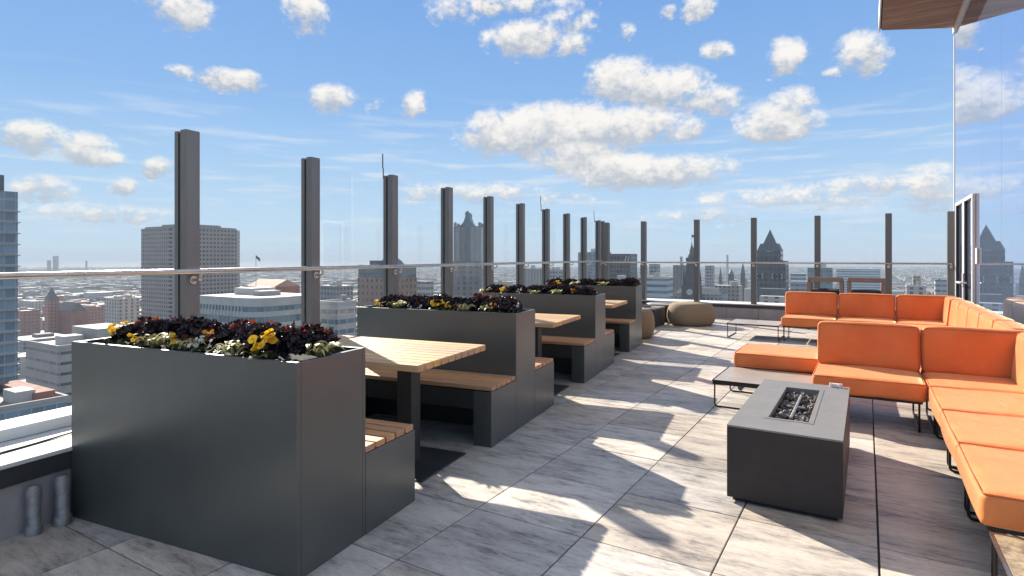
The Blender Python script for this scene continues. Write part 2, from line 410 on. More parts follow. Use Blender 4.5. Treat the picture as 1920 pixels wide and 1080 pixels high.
# posts: local x = towards the deck, y along the screen
POST_TOP, RAIL_Z = 2.667, 1.482
def make_post():
    o = empty('windscreen_post', (0,0,0))
    w = .065
    mb = MB(); mb.box(-.075,-.03,-w,w,0,1); mb.box(-.004,.07,-w,w,0,1.004); mb.box(-.031,-.003,-w*.55,w*.55,0,.995)
    b = mb.build('post_body', M['post'], o, .003)
    g = MB().box(-.029,-.005,-w*.9,w*.9,0,.99).build('channel', M['post_dark'], o)
    return o
def bracket(o, zr):
    mb = MB(); mb.lathe([(.036,0),(.036,.012),(.028,.016)], n=14)
    for i, v in enumerate(mb.v): mb.v[i] = (.07+v[2], v[0], v[1]+zr-.075)
    mb.tube(round_path([(.075,0,zr-.075),(.165,0,zr-.075),(.165,0,zr-.02)], .028, 4), .0125, 10)
    mb.build('rail_bracket', M['steel'], o)
def post_at(pos, rz, z0, ztop, zr, label, group, rod=False):
    o = copy_tree(PROTO)
    o.location = (pos.x, pos.y, z0); o.rotation_euler = (0,0,rz)
    for c in o.children: c.scale = (1,1,ztop-z0)
    bracket(o, zr-z0)
    if rod:
        h = ztop-z0
        MB().tube([(-.12,0,h-.02),(-.12,0,h+.10),(-.13,0,h+.12),(-.13,0,h+.30)], .008, 8).tube([(-.075,0,h-.02),(-.125,0,h-.02)], .010, 8).build('lightning_rod', M['post'], o)
    tag(o, label, 'post', group); return o
PROTO = make_post(); PROTO_USED = [False]
GP = 'posts of the glass windscreen'
posts_s = [1.99+1.472*i for i in range(0, 11)] + [17.14]
nvis = 0
for i, s in enumerate(posts_s):
    if s < 2.5: continue
    lab = f'tall grey metal post of the left glass windscreen, {ORD[nvis]} from the left'
    if nvis == 10: lab = 'last grey metal post of the left windscreen, just before its far corner'
    post_at(A(s, GL_T), -AY, .437, POST_TOP, RAIL_Z, lab, GP, rod=(nvis in (2, 6, 9))); nvis += 1
back_x_px = [1147,1215,1313,1418,1535,1665,1779]
back_t = []
for i, px in enumerate(back_x_px):
    k = (px-960)/FPX; Yv = BK_S/(cos(PY)+k*sin(PY)); X = k*Yv; back_t.append(X*cos(PY)-Yv*sin(PY))
BACK_TOP, BACK_RAIL = 2.60, 1.452
for i, tt in enumerate(back_t):
    lab = f'grey metal post of the far glass windscreen, {ORD[i]} from its left corner'
    # local x must point to the deck = -dP
    post_at(P(BK_S-.38, tt), -PY-pi/2, .394, BACK_TOP, BACK_RAIL, lab, GP)
BK_G = BK_S-.38
for c_ in list(PROTO.children): bpy.data.objects.remove(c_)
bpy.data.objects.remove(PROTO)
# glass panes
GG = 'panes of the glass windscreen'
ps = [posts_s[0]-1.472] + posts_s
for i in range(len(ps)-1):
    a, b = ps[i]+.03, ps[i+1]-.03
    px_r = 960+FPX*A(b, GL_T).x/A(b, GL_T).y
    if A(b, GL_T).y < .3 or px_r < 5: continue
    o = MB().box(-.008, .008, a, b, .516, POST_TOP-.06).build('windscreen', M['glass'], None, 0, 2, A(0, GL_T-.017), -AY)
    nm = 'clear glass pane of the left windscreen before its first post' if i == 1 else f'clear glass pane of the left windscreen, starting at the {ORD[i-2]} post'
    if i == len(ps)-2: nm = 'narrow clear glass pane of the left windscreen at its far corner'
    tag(o, nm, 'glass pane', GG)
for i in range(len(back_t)-1):
    o = MB().box(back_t[i]+.03, back_t[i+1]-.03, -.008, .008, .394, BACK_TOP-.06).build('windscreen', M['glass'], None, 0, 2, P(BK_G+.017, 0), -PY)
    tag(o, f'clear glass pane of the far windscreen between its {ORD[i]} and {ORD[i+1]} posts', 'glass pane', GG)
o = MB().box(back_t[-1]+.03, 1.66, -.008, .008, .394, BACK_TOP-.06).build('windscreen', M['glass'], None, 0, 2, P(BK_G+.017, 0), -PY)
tag(o, 'narrow clear glass pane of the far windscreen beside the facade', 'glass pane', GG)
# hand rails
cA = A(17.02, GL_T+.17)
o = MB().tube([A(-.4, GL_T+.17, RAIL_Z), A(16.98, GL_T+.17, RAIL_Z)], .0215, 16).build('handrail', M['steel'])
tag(o, 'long brushed steel handrail along the left windscreen', 'handrail')
pA = A(16.98, GL_T+.17, 0); t0 = pA.dot(nP)+.01
o = MB().tube([P(BK_G-.17, t0, BACK_RAIL), P(BK_G-.17, 1.6, BACK_RAIL)], .0215, 16).build('handrail', M['steel'])
tag(o, 'brushed steel handrail along the far windscreen behind the poufs', 'handrail')
# pipe stubs and cable by the left wall
for i, (s, t, h, r) in enumerate([(1.985,-3.885,.27,.035),(2.13,-3.875,.28,.038)]):
    o = empty('pipe_stub', A(s, t, 0), -AY)
    tag(o, ['capped grey pipe stub by the left wall, farther from the planter','capped grey pipe stub by the left wall, touching the planter'][i], 'pipe')
    MB().lathe([(r*1.2,0),(r*1.25,.05),(r,.06),(r,h)], n=16).build('pipe', M['pipe'], o)
    MB().lathe([(r*1.12,h-.09),(r*1.15,h-.02),(r*.9,h+.008),(r*.3,h+.012)], n=16).build('pipe_cap', M['pipe'], o)
random.seed(3)
pts = [A(s, -4.20+.05*sin(s*1.3)+.02*sin(s*4.1), .441+.004*abs(sin(s*3))) for s in [x*.15-1.2 for x in range(30)]]
tag(MB().tube(pts, .006, 8).tube([p+nA*(.02+.03*sin(i*.5)) for i, p in enumerate(pts)], .005, 8).build('cable', M['cable']), 'thin dark cable lying along the pale wall cap at the left', 'cable')

# ------------------------------------------------------------------ planters, benches, tables of the booth row
TL, TR = -3.93, -2.12
PH = 1.08
def make_planter(d, w=TR-TL):
    o = empty('planter_box', (0,0,0)); th = .028
    mb = MB(); mb.box(0,w,0,th,.0,PH); mb.box(0,w,d-th,d,.0,PH); mb.box(0,th,th,d-th,.0,PH-.0012); mb.box(w-th,w,th,d-th,.0,PH-.0012)
    mb.build('box_shell', M['planter'], o, .003)
    mb = MB(); n = 24; k = 8
    vs = [(th+(w-2*th)*i/n, th+(d-2*th)*j/k, PH-.06+random.uniform(-.012,.02)) for j in range(k+1) for i in range(n+1)]
    mb.add(vs, [(j*(n+1)+i, j*(n+1)+i+1, (j+1)*(n+1)+i+1, (j+1)*(n+1)+i) for j in range(k) for i in range(n)], 0, True)
    mb.build('soil', M['soil'], o)
    return o
PL = [(2.21,2.745),(4.945,5.43),(7.66,8.19),(10.3,10.85)]
pname = ['nearest', 'second', 'third', 'farthest']
planters = []
for i, (a, b) in enumerate(PL):
    o = make_planter(b-a); o.location = A(a, TL); o.rotation_euler = (0,0,-AY)
    tag(o, ['tall graphite planter box in the foreground, nearest of the booth row, full front in view',
            'tall graphite planter box behind the nearest wooden table, second of the booth row',
            'tall graphite planter box behind the second wooden table, third of the booth row',
            'tall graphite planter box at the far end of the booth row by the pouf'][i], 'planter', 'planter boxes of the booth row'); planters.append(o)
BH = .505
def make_bench(d):
    """bench against a planter, local y 0 = the planter side, d = the open front edge"""
    w = TR-TL; o = empty('bench', (0,0,0)); th = .03
    MB().box(w-th,w,0,d,0,BH-.04).box(w-.17,w-th-.001,d-.03,d-.002,0,BH-.045).build('end_panel', M['planter'], o, .003)
    MB().box(0,th,0,d,0,BH-.04).build('end_panel', M['planter'], o, .003)
    MB().box(th,w-.171,d-.03,d-.002,BH-.20,BH-.045).build('apron', M['planter_dark'], o, .002)
    MB().box(th,w-th,0.0,.02,0.0,BH-.05).build('back_panel', M['planter_dark'], o, .002)
    mb = MB(); n = 5; g = .017; sw = (d-.004)/n
    for k in range(n): mb.box(0,w-.003,.004+k*sw,.004+(k+1)*sw-g,BH-.036,BH)
    mb.build('seat', M['bench_wood'], o, .003)
    MB().box(th,w-th-.001,.021,d-.031,BH-.058,BH-.0445).build('seat_gap_shade', M['post_dark'], o)  # dark sheet added under the open slats so their gaps read as shade
    return o
def put_bench(s0, s1, front_high, label):
    d = s1-s0; o = make_bench(d)
    if front_high: o.location = A(s0, TL); o.rotation_euler = (0,0,-AY)
    else:
        o.location = A(s1, TL); o.rotation_euler = (0,0,-AY); o.scale = (1,1,1)
        for c in o.children:
            for v in c.data.vertices: v.co.y = -v.co.y
            c.data.flip_normals()
    tag(o, label, 'bench', 'slatted benches of the booth row'); return o
put_bench(2.747,3.26,True,'slatted teak bench attached to the back of the nearest planter box')
put_bench(4.42,4.943,False,'slatted teak bench facing the camera, across the nearest table')
put_bench(5.432,5.99,True,'slatted teak bench on the far side of the second planter box')
put_bench(7.14,7.658,False,'slatted teak bench facing the camera, across the second table')
put_bench(8.192,8.72,True,'slatted teak bench on the far side of the third planter box')
put_bench(9.78,10.298,False,'slatted teak bench facing the camera, across the farthest table')
TBH = .87
def make_table():
    o = empty('booth_table', (0,0,0)); w = 1.76; d = 1.04
    mb = MB(); n = 10; g = .016; sw = d/n
    for k in range(n): mb.box(0,w,-d/2+k*sw,-d/2+(k+1)*sw-g,TBH-.048,TBH)
    mb.build('tabletop', M['table_wood'], o, .004)
    mb = MB()
    mb.box(.05,w-.06,-d/2+.05,d/2-.05,TBH-.060,TBH-.0495)
    mb.build('table_gap_shade', M['planter_dark'], o, .002)  # added dark sheet, paints the shade seen between the tabletop slats
    for x in (.42, w-.42):
        c = MB().box(x-.065,x+.065,-.065,.065,.012,TBH-.064).build('column', M['planter_dark'], o, .003)
        MB().box(x-.33,x+.33,-.33,.33,.001,.012).build('base_plate', M['planter_dark'], o, .003)
    return o
for i, s in enumerate([3.865, 6.57, 9.25]):
    o = make_table() if i == 0 else copy_tree(tb0)
    if i == 0: tb0 = o
    o.location = A(s, -3.91); o.rotation_euler = (0,0,-AY)
    tag(o, ['teak slat table on a dark pedestal, nearest of the booths','teak slat table on a dark pedestal in the second booth','teak slat table on a dark pedestal in the farthest booth'][i], 'table', 'tables of the booth row')

# ------------------------------------------------------------------ planting
def leafmat(name, c1, c2, rough=.45, trans=.35):
    m = bpy.data.materials.new(name); m.use_nodes = True; t = NT(m.node_tree)
    b = t.n['Principled BSDF']; geo = t.new('ShaderNodeNewGeometry')
    c = t.mix(geo.outputs['Random Per Island'], c1, c2)
    t.l.new(c, b.inputs['Base Color']); b.inputs['Roughness'].default_value = rough
    tl = t.new('ShaderNodeBsdfTranslucent'); t.l.new(c, tl.inputs[0])
    mx = t.new('ShaderNodeMixShader'); mx.inputs[0].default_value = trans
    t.l.new(b.outputs[0], mx.inputs[1]); t.l.new(tl.outputs[0], mx.inputs[2])
    t.l.new(mx.outputs[0], t.n['Material Output'].inputs[0]); return m
M['lf_dark'] = leafmat('burgundy_black_leaf', (.012,.008,.012), (.034,.015,.020), .40, .15)
M['lf_sunlit'] = leafmat('sunlit_red_leaf', (.10,.016,.010), (.34,.05,.015), .5, .4)
M['lf_cream'] = leafmat('cream_green_leaf', (.30,.31,.10), (.68,.60,.30), .5, .3)
M['lf_green'] = leafmat('dull_green_leaf', (.05,.07,.02), (.16,.17,.06), .5, .3)
M['fl_yellow'] = leafmat('yellow_petal', (.85,.48,.01), (.92,.66,.03), .6, .3)
M['fl_orange'] = leafmat('orange_petal', (.80,.30,.02), (.85,.42,.04), .6, .3)
M['fl_white'] = leafmat('white_petal', (.74,.72,.66), (.86,.84,.80), .6, .3)
def frame_of(n, rnd):
    n = n.normalized(); a = n.orthogonal().normalized(); b = n.cross(a); k = rnd.uniform(0, 2*pi)
    return a*cos(k)+b*sin(k), n.cross(a*cos(k)+b*sin(k)), n
def ruffled_leaf(mb, rnd, c, n, size, mi):
    a, b, n = frame_of(n, rnd); g = 3; vs = []
    for j in range(g+1):
        for i in range(g+1):
            x = (i/g-.5); y = (j/g-.5); rr = sqrt(x*x+y*y)
            e = 1.0 if rr < .5 else .8
            vs.append(c+(a*x*e+b*y*e)*size+n*(size*(rr*rr*.9+rnd.uniform(-.16,.16)*rr*2)))
    mb.add(vs, [(j*(g+1)+i, j*(g+1)+i+1, (j+1)*(g+1)+i+1, (j+1)*(g+1)+i) for j in range(g) for i in range(g)], mi, False)
def kale_mesh(seed, red):
    rnd = random.Random(seed); mb = MB(); rx, ry, rz = .155, .125, .135
    lumps = [(Vector((rnd.uniform(-.5,.5)*rx, rnd.uniform(-.5,.5)*ry, rnd.uniform(.2,.55)*rz)), rnd.uniform(.45,.75)) for _ in range(6)]
    for k in range(460):
        lc, lr = rnd.choice(lumps)
        d = Vector((rnd.gauss(0,1), rnd.gauss(0,1), abs(rnd.gauss(.25,.9)))).normalized()
        p = lc+Vector((d.x*rx*lr, d.y*ry*lr, d.z*rz*lr))*rnd.uniform(.72,1.08)
        p.z = max(p.z, .004)
        top = p.z > rz*.78 and p.y > -.03
        mi = 1 if (top and p.x*(1 if seed % 2 else -1) > -.06 and rnd.random() < red*.4) or rnd.random() < .01 else 0  # sunlit tips painted in: leaves at the top take the redder colour
        ruffled_leaf(mb, rnd, p, d+Vector((rnd.uniform(-.6,.6), rnd.uniform(-.6,.6), rnd.uniform(-.1,.6))), rnd.uniform(.022,.040), mi)
    return mb.mesh('burgundy_plant', [M['lf_dark'], M['lf_sunlit']])
def blade(mb, rnd, base, az, ln, w, droop, mi):
    d = Vector((cos(az), sin(az), 0)); sd_ = Vector((-sin(az), cos(az), 0)); n = 4; vs = []
    for i in range(n+1):
        f = i/n; p = base+d*ln*f*.75+Vector((0,0,ln*(1.15*f-droop*f*f)))
        ww = w*sin(pi*min(.97, .12+f*.86)); vs += [p-sd_*ww, p+sd_*ww+Vector((0,0,ww*.4))]
    mb.add(vs, [(2*i,2*i+1,2*i+3,2*i+2) for i in range(n)], mi, True)
def spray_mesh(seed):
    rnd = random.Random(seed); mb = MB()
    for k in range(60):
        blade(mb, rnd, Vector((rnd.uniform(-.05,.05), rnd.uniform(-.04,.04), rnd.uniform(0,.035))), rnd.uniform(0,2*pi), rnd.uniform(.06,.12), rnd.uniform(.008,.014), rnd.uniform(.75,1.15), 0 if rnd.random() < .85 else 1)
    return mb.mesh('variegated_plant', [M['lf_cream'], M['lf_green']])
def flower_mesh(seed, n, size, spread=.05):
    rnd = random.Random(seed); mb = MB()
    for k in range(n):
        c = Vector((rnd.uniform(-spread,spread), rnd.uniform(-spread*.7,spread*.7), rnd.uniform(.035,.10)))
        nn = Vector((rnd.uniform(-.6,.6), rnd.uniform(-.9,.2), rnd.uniform(.2,.9)))
        a, b, nn = frame_of(nn, rnd)
        for q in range(5):
            ang = q*2*pi/5+rnd.uniform(-.15,.15); ra = a*cos(ang)+b*sin(ang); rb = nn.cross(ra)
            p = c+ra*size*.55; vs = [c]
            for j in range(7):
                th = -1.25+2.5*j/6; vs.append(c+ra*(size*.42+size*.55*cos(th))+rb*size*.56*sin(th)+nn*size*(.12+rnd.uniform(-.1,.12)))
            mb.add(vs, [(0,j,j+1) for j in range(1,7)], 0, True)
        mb.add([c+nn*.004+a*.005*cos(x)+b*.005*sin(x) for x in (0,1.6,3.1,4.7)], [(0,1,2,3)], 1)
    return mb
def green_mesh(seed):
    rnd = random.Random(seed); mb = MB()
    for k in range(26):
        blade(mb, rnd, Vector((rnd.uniform(-.05,.05), rnd.uniform(-.04,.04), 0)), rnd.uniform(0,2*pi), rnd.uniform(.04,.08), rnd.uniform(.010,.016), rnd.uniform(.7,1.3), 0)
    return mb.mesh('leaf_tuft', [M['lf_green']])
KALE = [kale_mesh(11,.8), kale_mesh(23,.6), kale_mesh(37,.35), kale_mesh(41,.7)]
SPRAY = [spray_mesh(5), spray_mesh(6), spray_mesh(9)]
TUFT = [green_mesh(1), green_mesh(2)]
FLW = {c: [flower_mesh(s, n, z).mesh('flower_heads', [M[m], M['fl_orange']]) for s, n, z in sp] for c, m, sp in
       [('yellow','fl_yellow',[(1,15,.021),(2,8,.022),(3,18,.020)]), ('orange','fl_orange',[(14,12,.019)]), ('white','fl_white',[(6,7,.017),(7,6,.016)])]}
EDGE = ['left end', 'right end']
cnt = {}
def plant(pi_, kind, x, yoff, sc=1.0, rot=0.0, var=0):
    a, b = PL[pi_]; d = b-a; zb = PH-.055
    pos = A(a+d*yoff, TL+(TR-TL)*x, zb+(0 if kind == 'kale' else .045))
    if kind != 'kale': sc *= 1.0 if kind != 'white' else .8
    else: sc *= 1.14
    key = (pi_, kind); cnt[key] = cnt.get(key, 0)+1; k = ORD[cnt[key]-1]
    where = ['nearest planter box', 'second planter box', 'third planter box', 'farthest planter box'][pi_]
    if kind == 'kale':
        o = bpy.data.objects.new('burgundy_plant', KALE[var % 4]); COL.objects.link(o)
        lab = f'dark burgundy ruffled plant, {k} such from the left in the {where}'; g = 'dark burgundy plants in the planter boxes'
    elif kind == 'spray':
        o = bpy.data.objects.new('variegated_plant', SPRAY[var % 3]); COL.objects.link(o)
        lab = f'cream and green tuft, {k} such from the left in the {where}'; g = 'variegated plants in the planter boxes'
    else:
        o = empty('pansy', pos); c1 = bpy.data.objects.new('leaf_tuft', TUFT[var % 2]); COL.objects.link(c1); c1.parent = o
        c2 = bpy.data.objects.new('flower_heads', FLW[kind][var % len(FLW[kind])]); COL.objects.link(c2); c2.parent = o
        lab = f'{kind} flowering pansies, {k} {kind} clump from the left in the {where}'; g = 'pansies in the planter boxes'
    o.location = pos; o.rotation_euler = (0, 0, -AY+rot); o.scale = (sc,)*3
    tag(o, lab, 'plant', g); return o
# nearest box (x along the box 0..1, depth 0 front .. 1 back)
for i, (x, y, s, v) in enumerate([(.17,.50,1.05,0),(.31,.60,1.15,1),(.46,.55,1.1,2),(.60,.60,1.1,0),(.725,.50,1.12,3),(.86,.45,1.22,1)]): plant(0,'kale',x,y,s,random.uniform(-.5,.5),v)
for x, y, k, s, v in [(.125,.30,'yellow',1.2,2),(.245,.18,'yellow',.7,1),(.345,.2,'spray',1.1,0),(.43,.2,'yellow',.85,1),(.50,.22,'spray',.9,1),(.545,.28,'orange',1.1,0),
                      (.555,.15,'white',1.05,0),(.63,.14,'white',.85,1),(.72,.16,'spray',1.15,2),(.825,.14,'yellow',1.35,0),(.965,.45,'spray',1.15,1),(.945,.6,'white',.9,0)]: plant(0,k,x,y,s,random.uniform(-.4,.4),v)
# second box
for i, (x, y, s, v) in enumerate([(.17,.5,1.0,2),(.32,.55,1.0,2),(.47,.5,1.1,3),(.60,.5,.95,2),(.72,.5,1.15,0),(.87,.45,1.1,3)]): plant(1,'kale',x,y,s,random.uniform(-.5,.5),v)
for x, y, k, s, v in [(.09,.25,'yellow',.8,1),(.24,.2,'spray',1.1,0),(.33,.15,'white',.6,1),(.40,.15,'white',.6,0),(.50,.2,'yellow',1.05,2),(.565,.2,'yellow',.9,1),(.68,.16,'spray',1.05,1),(.81,.25,'spray',1.0,2),(.86,.2,'orange',.9,0),(.955,.35,'white',1.05,0)]: plant(1,k,x,y,s,random.uniform(-.4,.4),v)
for x, y, s, v in [(.12,.5,.95,2),(.30,.5,.95,2),(.47,.5,.95,2),(.60,.5,1.1,0),(.74,.5,1.0,2),(.88,.4,1.0,3)]: plant(2,'kale',x,y,s,random.uniform(-.5,.5),v)
for x, y, k, s, v in [(.05,.3,'spray',1.0,0),(.21,.2,'yellow',.9,0),(.36,.2,'white',1.0,0),(.50,.15,'spray',.8,1),(.68,.2,'spray',1.15,2),(.82,.2,'orange',.9,0),(.96,.4,'white',.9,1)]: plant(2,k,x,y,s,random.uniform(-.4,.4),v)
for x, y, s, v in [(.12,.5,1.0,3),(.28,.5,.95,2),(.45,.5,1.0,2),(.60,.5,1.0,2),(.74,.5,1.0,2),(.90,.45,1.15,2)]: plant(3,'kale',x,y,s,random.uniform(-.5,.5),v)
for x, y, k, s, v in [(.05,.3,'white',.8,0),(.18,.2,'yellow',.9,1),(.36,.2,'spray',1.1,0),(.66,.2,'spray',1.1,1),(.97,.4,'spray',.9,2)]: plant(3,k,x,y,s,random.uniform(-.4,.4),v)

# ------------------------------------------------------------------ orange modular sofa
def cushion(w, d, h, r, puff=.02, n=12, seam=True):
    """rounded upholstered block, base centre at the origin; puffed faces, a shallow welt"""
    mb = MB(); pts = {}; ph = random.uniform(0, 6.28)
    def q(i, n): return -1+2*i/n
    hx, hy, hz = w/2, d/2, h/2
    def shape(x, y, z):
        p = Vector((x*hx, y*hy, z*hz)); c = Vector((max(-hx+r, min(hx-r, p.x)), max(-hy+r, min(hy-r, p.y)), max(-hz+r, min(hz-r, p.z))))
        dlt = p-c
        if dlt.length > 1e-9: p = c+dlt.normalized()*r
        fx = (1-x*x); fy = (1-y*y); fz = (1-z*z)
        p.z += puff*fx**.6*fy**.6*(1 if z > 0 else -.25)*abs(z)**3
        p.x += puff*.35*fy**.7*fz**.7*x**3; p.y += puff*.5*fx**.7*fz**.7*y**3
        dx, dy, dz = (sin(ph+7.3*p.x+4.1*p.z)*sin(5.7*p.y+2*ph), sin(2*ph+6.1*p.x)*sin(9*p.z+ph), sin(ph+8.9*p.x+1.3*p.y)*sin(7.7*p.y-ph))
        p += Vector((dx*.003, dy*.004, dz*.0045))
        return p+Vector((0,0,hz))
    faces = [((0,0,1),(1,0,0),(0,1,0)),((0,0,-1),(0,1,0),(1,0,0)),((1,0,0),(0,1,0),(0,0,1)),((-1,0,0),(0,0,1),(0,1,0)),((0,1,0),(0,0,1),(1,0,0)),((0,-1,0),(1,0,0),(0,0,1))]
    def bias(u):    # more rows near the edges
        return math.copysign(1-(1-abs(u))**1.7, u)
    for nrm, ua, va in faces:
        vs = []
        for j in range(n+1):
            for i in range(n+1):
                u, v = bias(q(i,n)), bias(q(j,n))
                vs.append(shape(*(nrm[k]+ua[k]*u+va[k]*v for k in range(3))))
        mb.add(vs, [(j*(n+1)+i, j*(n+1)+i+1, (j+1)*(n+1)+i+1, (j+1)*(n+1)+i) for j in range(n) for i in range(n)], 0, True)
    return mb
def weld(o):
    bm = bmesh.new(); bm.from_mesh(o.data); bmesh.ops.remove_doubles(bm, verts=bm.verts, dist=.0004)
    bmesh.ops.recalc_face_normals(bm, faces=bm.faces); bm.to_mesh(o.data); bm.free()
MW = .925
def piping(e, w, d, r, z, axis='z'):
    """welt round the top edge of a seat (axis z) or the front edge of a back (axis y)"""
    i = r*.24; hw, hd, rr = w/2-i, d/2-i, r*.85; pts = []
    for cx, cy, a0 in ((hw-rr,hd-rr,0),(-hw+rr,hd-rr,1),(-hw+rr,-hd+rr,2),(hw-rr,-hd+rr,3)):
        for k in range(5):
            a = (a0+k/4)*pi/2; pts.append((cx+rr*cos(a), cy+rr*sin(a)))
    out = []
    for k in range(len(pts)):
        p, q = Vector(pts[k]), Vector(pts[(k+1) % len(pts)]); n = max(1, int((q-p).length/.12))
        for j in range(n): out.append(p+(q-p)*j/n)
    path = [(p.x, p.y, z+.0016*sin(9*p.x+5*p.y)) for p in out] if axis == 'z' else [(p.x, z+.0016*sin(9*p.x+5*p.y), p.y+d/2) for p in out]
    MB().tube(path, .0052, 8, 0, True).build('piping', M['piping'], e)
def sled(o, x, y0, y1, z, r=.009, name='sled_leg'):
    MB().tube(round_path([(x,y0,z),(x,y0,r),(x,y1,r),(x,y1,z)], .035, 5), r, 10).build(name, M['iron'], o)
def sofa_module(label, s, t, facing, back=True, side=None, w=MW, d=MW):
    """local x across, y from the front edge to the back; facing 's' looks at -s, 't' looks at -t (away from the facade)"""
    o = empty('sofa_module', P(s, t), -PY if facing == 's' else -PY-pi/2)
    MB().box(.03,w-.03,.03,d-.03,.268,.292).build('seat_frame', M['iron'], o, .004)
    c = cushion(w-.006, d-.006, .165, .034, .016); e = c.build('seat_cushion', M['fabric'], o); weld(e); e.location = (w/2, d/2, .290); piping(e, w-.006, d-.006, .034, .165-.007)
    if back:
        c = cushion(w-.016, .235, .455, .042, .022); e = c.build('back_cushion', M['fabric'], o); weld(e); piping(e, w-.016, .455, .042, -.1175+.009, 'y')
        e.location = (w/2, d-.135, .440); e.rotation_euler = (R(-6), 0, 0)
    if side == 'x1':
        c = cushion(d-.26, .235, .455, .042, .022); e = c.build('back_cushion', M['fabric'], o); weld(e); piping(e, d-.26, .455, .042, -.1175+.009, 'y')
        e.location = (w-.135, (d-.26)/2, .440); e.rotation_euler = (R(-6), 0, R(-90))
    sled(o, .055, .06, d-.06, .27); sled(o, w-.055, .06, d-.06, .27)
    tag(o, label, 'sofa', 'orange sofa modules'); return o
FT = .47     # front line of the wall row
# near group, wall row (origin x runs towards the camera)
sofa_module('orange sofa module nearest the camera, its end above the low side table', 4.53, FT, 't')
sofa_module('orange sofa module along the facade, second from the camera, right of the fire pit', 5.458, FT, 't')
sofa_module('orange sofa module along the facade, third from the camera, next to the corner seat', 6.386, FT, 't')
sofa_module('orange corner sofa module with two backrests behind the fire pit', 6.388, FT-.002, 's', True, 'x1')
sofa_module('orange sofa module behind the fire pit, left of the corner seat', 6.388, FT-.93, 's')
sofa_module('backless orange ottoman module behind the low taupe table', 7.36, -1.37, 's', False)
# far group
sofa_module('orange sofa module at the left end of the far sofa', 12.12, -1.395, 's')
sofa_module('orange sofa module in the middle of the far sofa', 12.12, -.466, 's')
sofa_module('orange corner sofa module of the far sofa beside the facade doors', 12.12, .463, 's', True, 'x1')
for k, s in enumerate([8.33, 9.26, 10.19, 11.12, 12.05]):
    sofa_module(f'orange sofa module backing the facade beyond the near corner seat, {ORD[k]} from the camera', s, FT+.01, 't')

# ------------------------------------------------------------------ low wire tables
M['mottled_top'] = simple('mottled_brown_stone', (.30,.22,.135), .6, 0, .55, 26, 70, .4)
def low_table(label, s, t, w, d, h=.29, along='t', thick=.045, top='tabletop'):
    o = empty('coffee_table', P(s, t), -PY)
    MB().box(.012,w-.012,.012,d-.012,h-.012,h).build('tabletop', M[top], o, .003)
    MB().box(.0,.0115,0,d,h-.012,h+.002).box(w-.0115,w,0,d,h-.012,h+.002).box(.0116,w-.0116,0,.0115,h-.012,h+.002).box(.0116,w-.0116,d-.0115,d,h-.012,h+.002).build('edge_trim', M['iron'] if top == 'tabletop' else M['steel'], o)
    MB().box(.004,w-.004,.004,d-.004,h-thick,h-.013).build('rim', M['iron'], o, .002)
    if along == 't':
        for y in (.035, d-.035): MB().tube(round_path([(.02,y,h-thick),(.02,y,.008),(w-.02,y,.008),(w-.02,y,h-thick)], .035, 5), .008, 10).build('sled_leg', M['iron'], o)
    else:
        for x in (.02, w-.02): MB().tube(round_path([(x,.03,h-thick),(x,.03,.008),(x,d-.03,.008),(x,d-.03,h-thick)], .035, 5), .008, 10).build('sled_leg', M['iron'], o)
    tag(o, label, 'table', 'low wire-legged tables'); return o
low_table('low taupe coffee table on black wire legs between fire pit and ottoman', 6.44, -1.41, .96, .90)
low_table('low pale coffee table on thin wire legs left of the far sofa', 12.12, -2.38, .96, .93, along='s', thick=.022)
low_table('low side table with mottled brown top at the near end of the orange sofa', 2.58, .50, .9, .98, along='s', thick=.022, top='mottled_top')

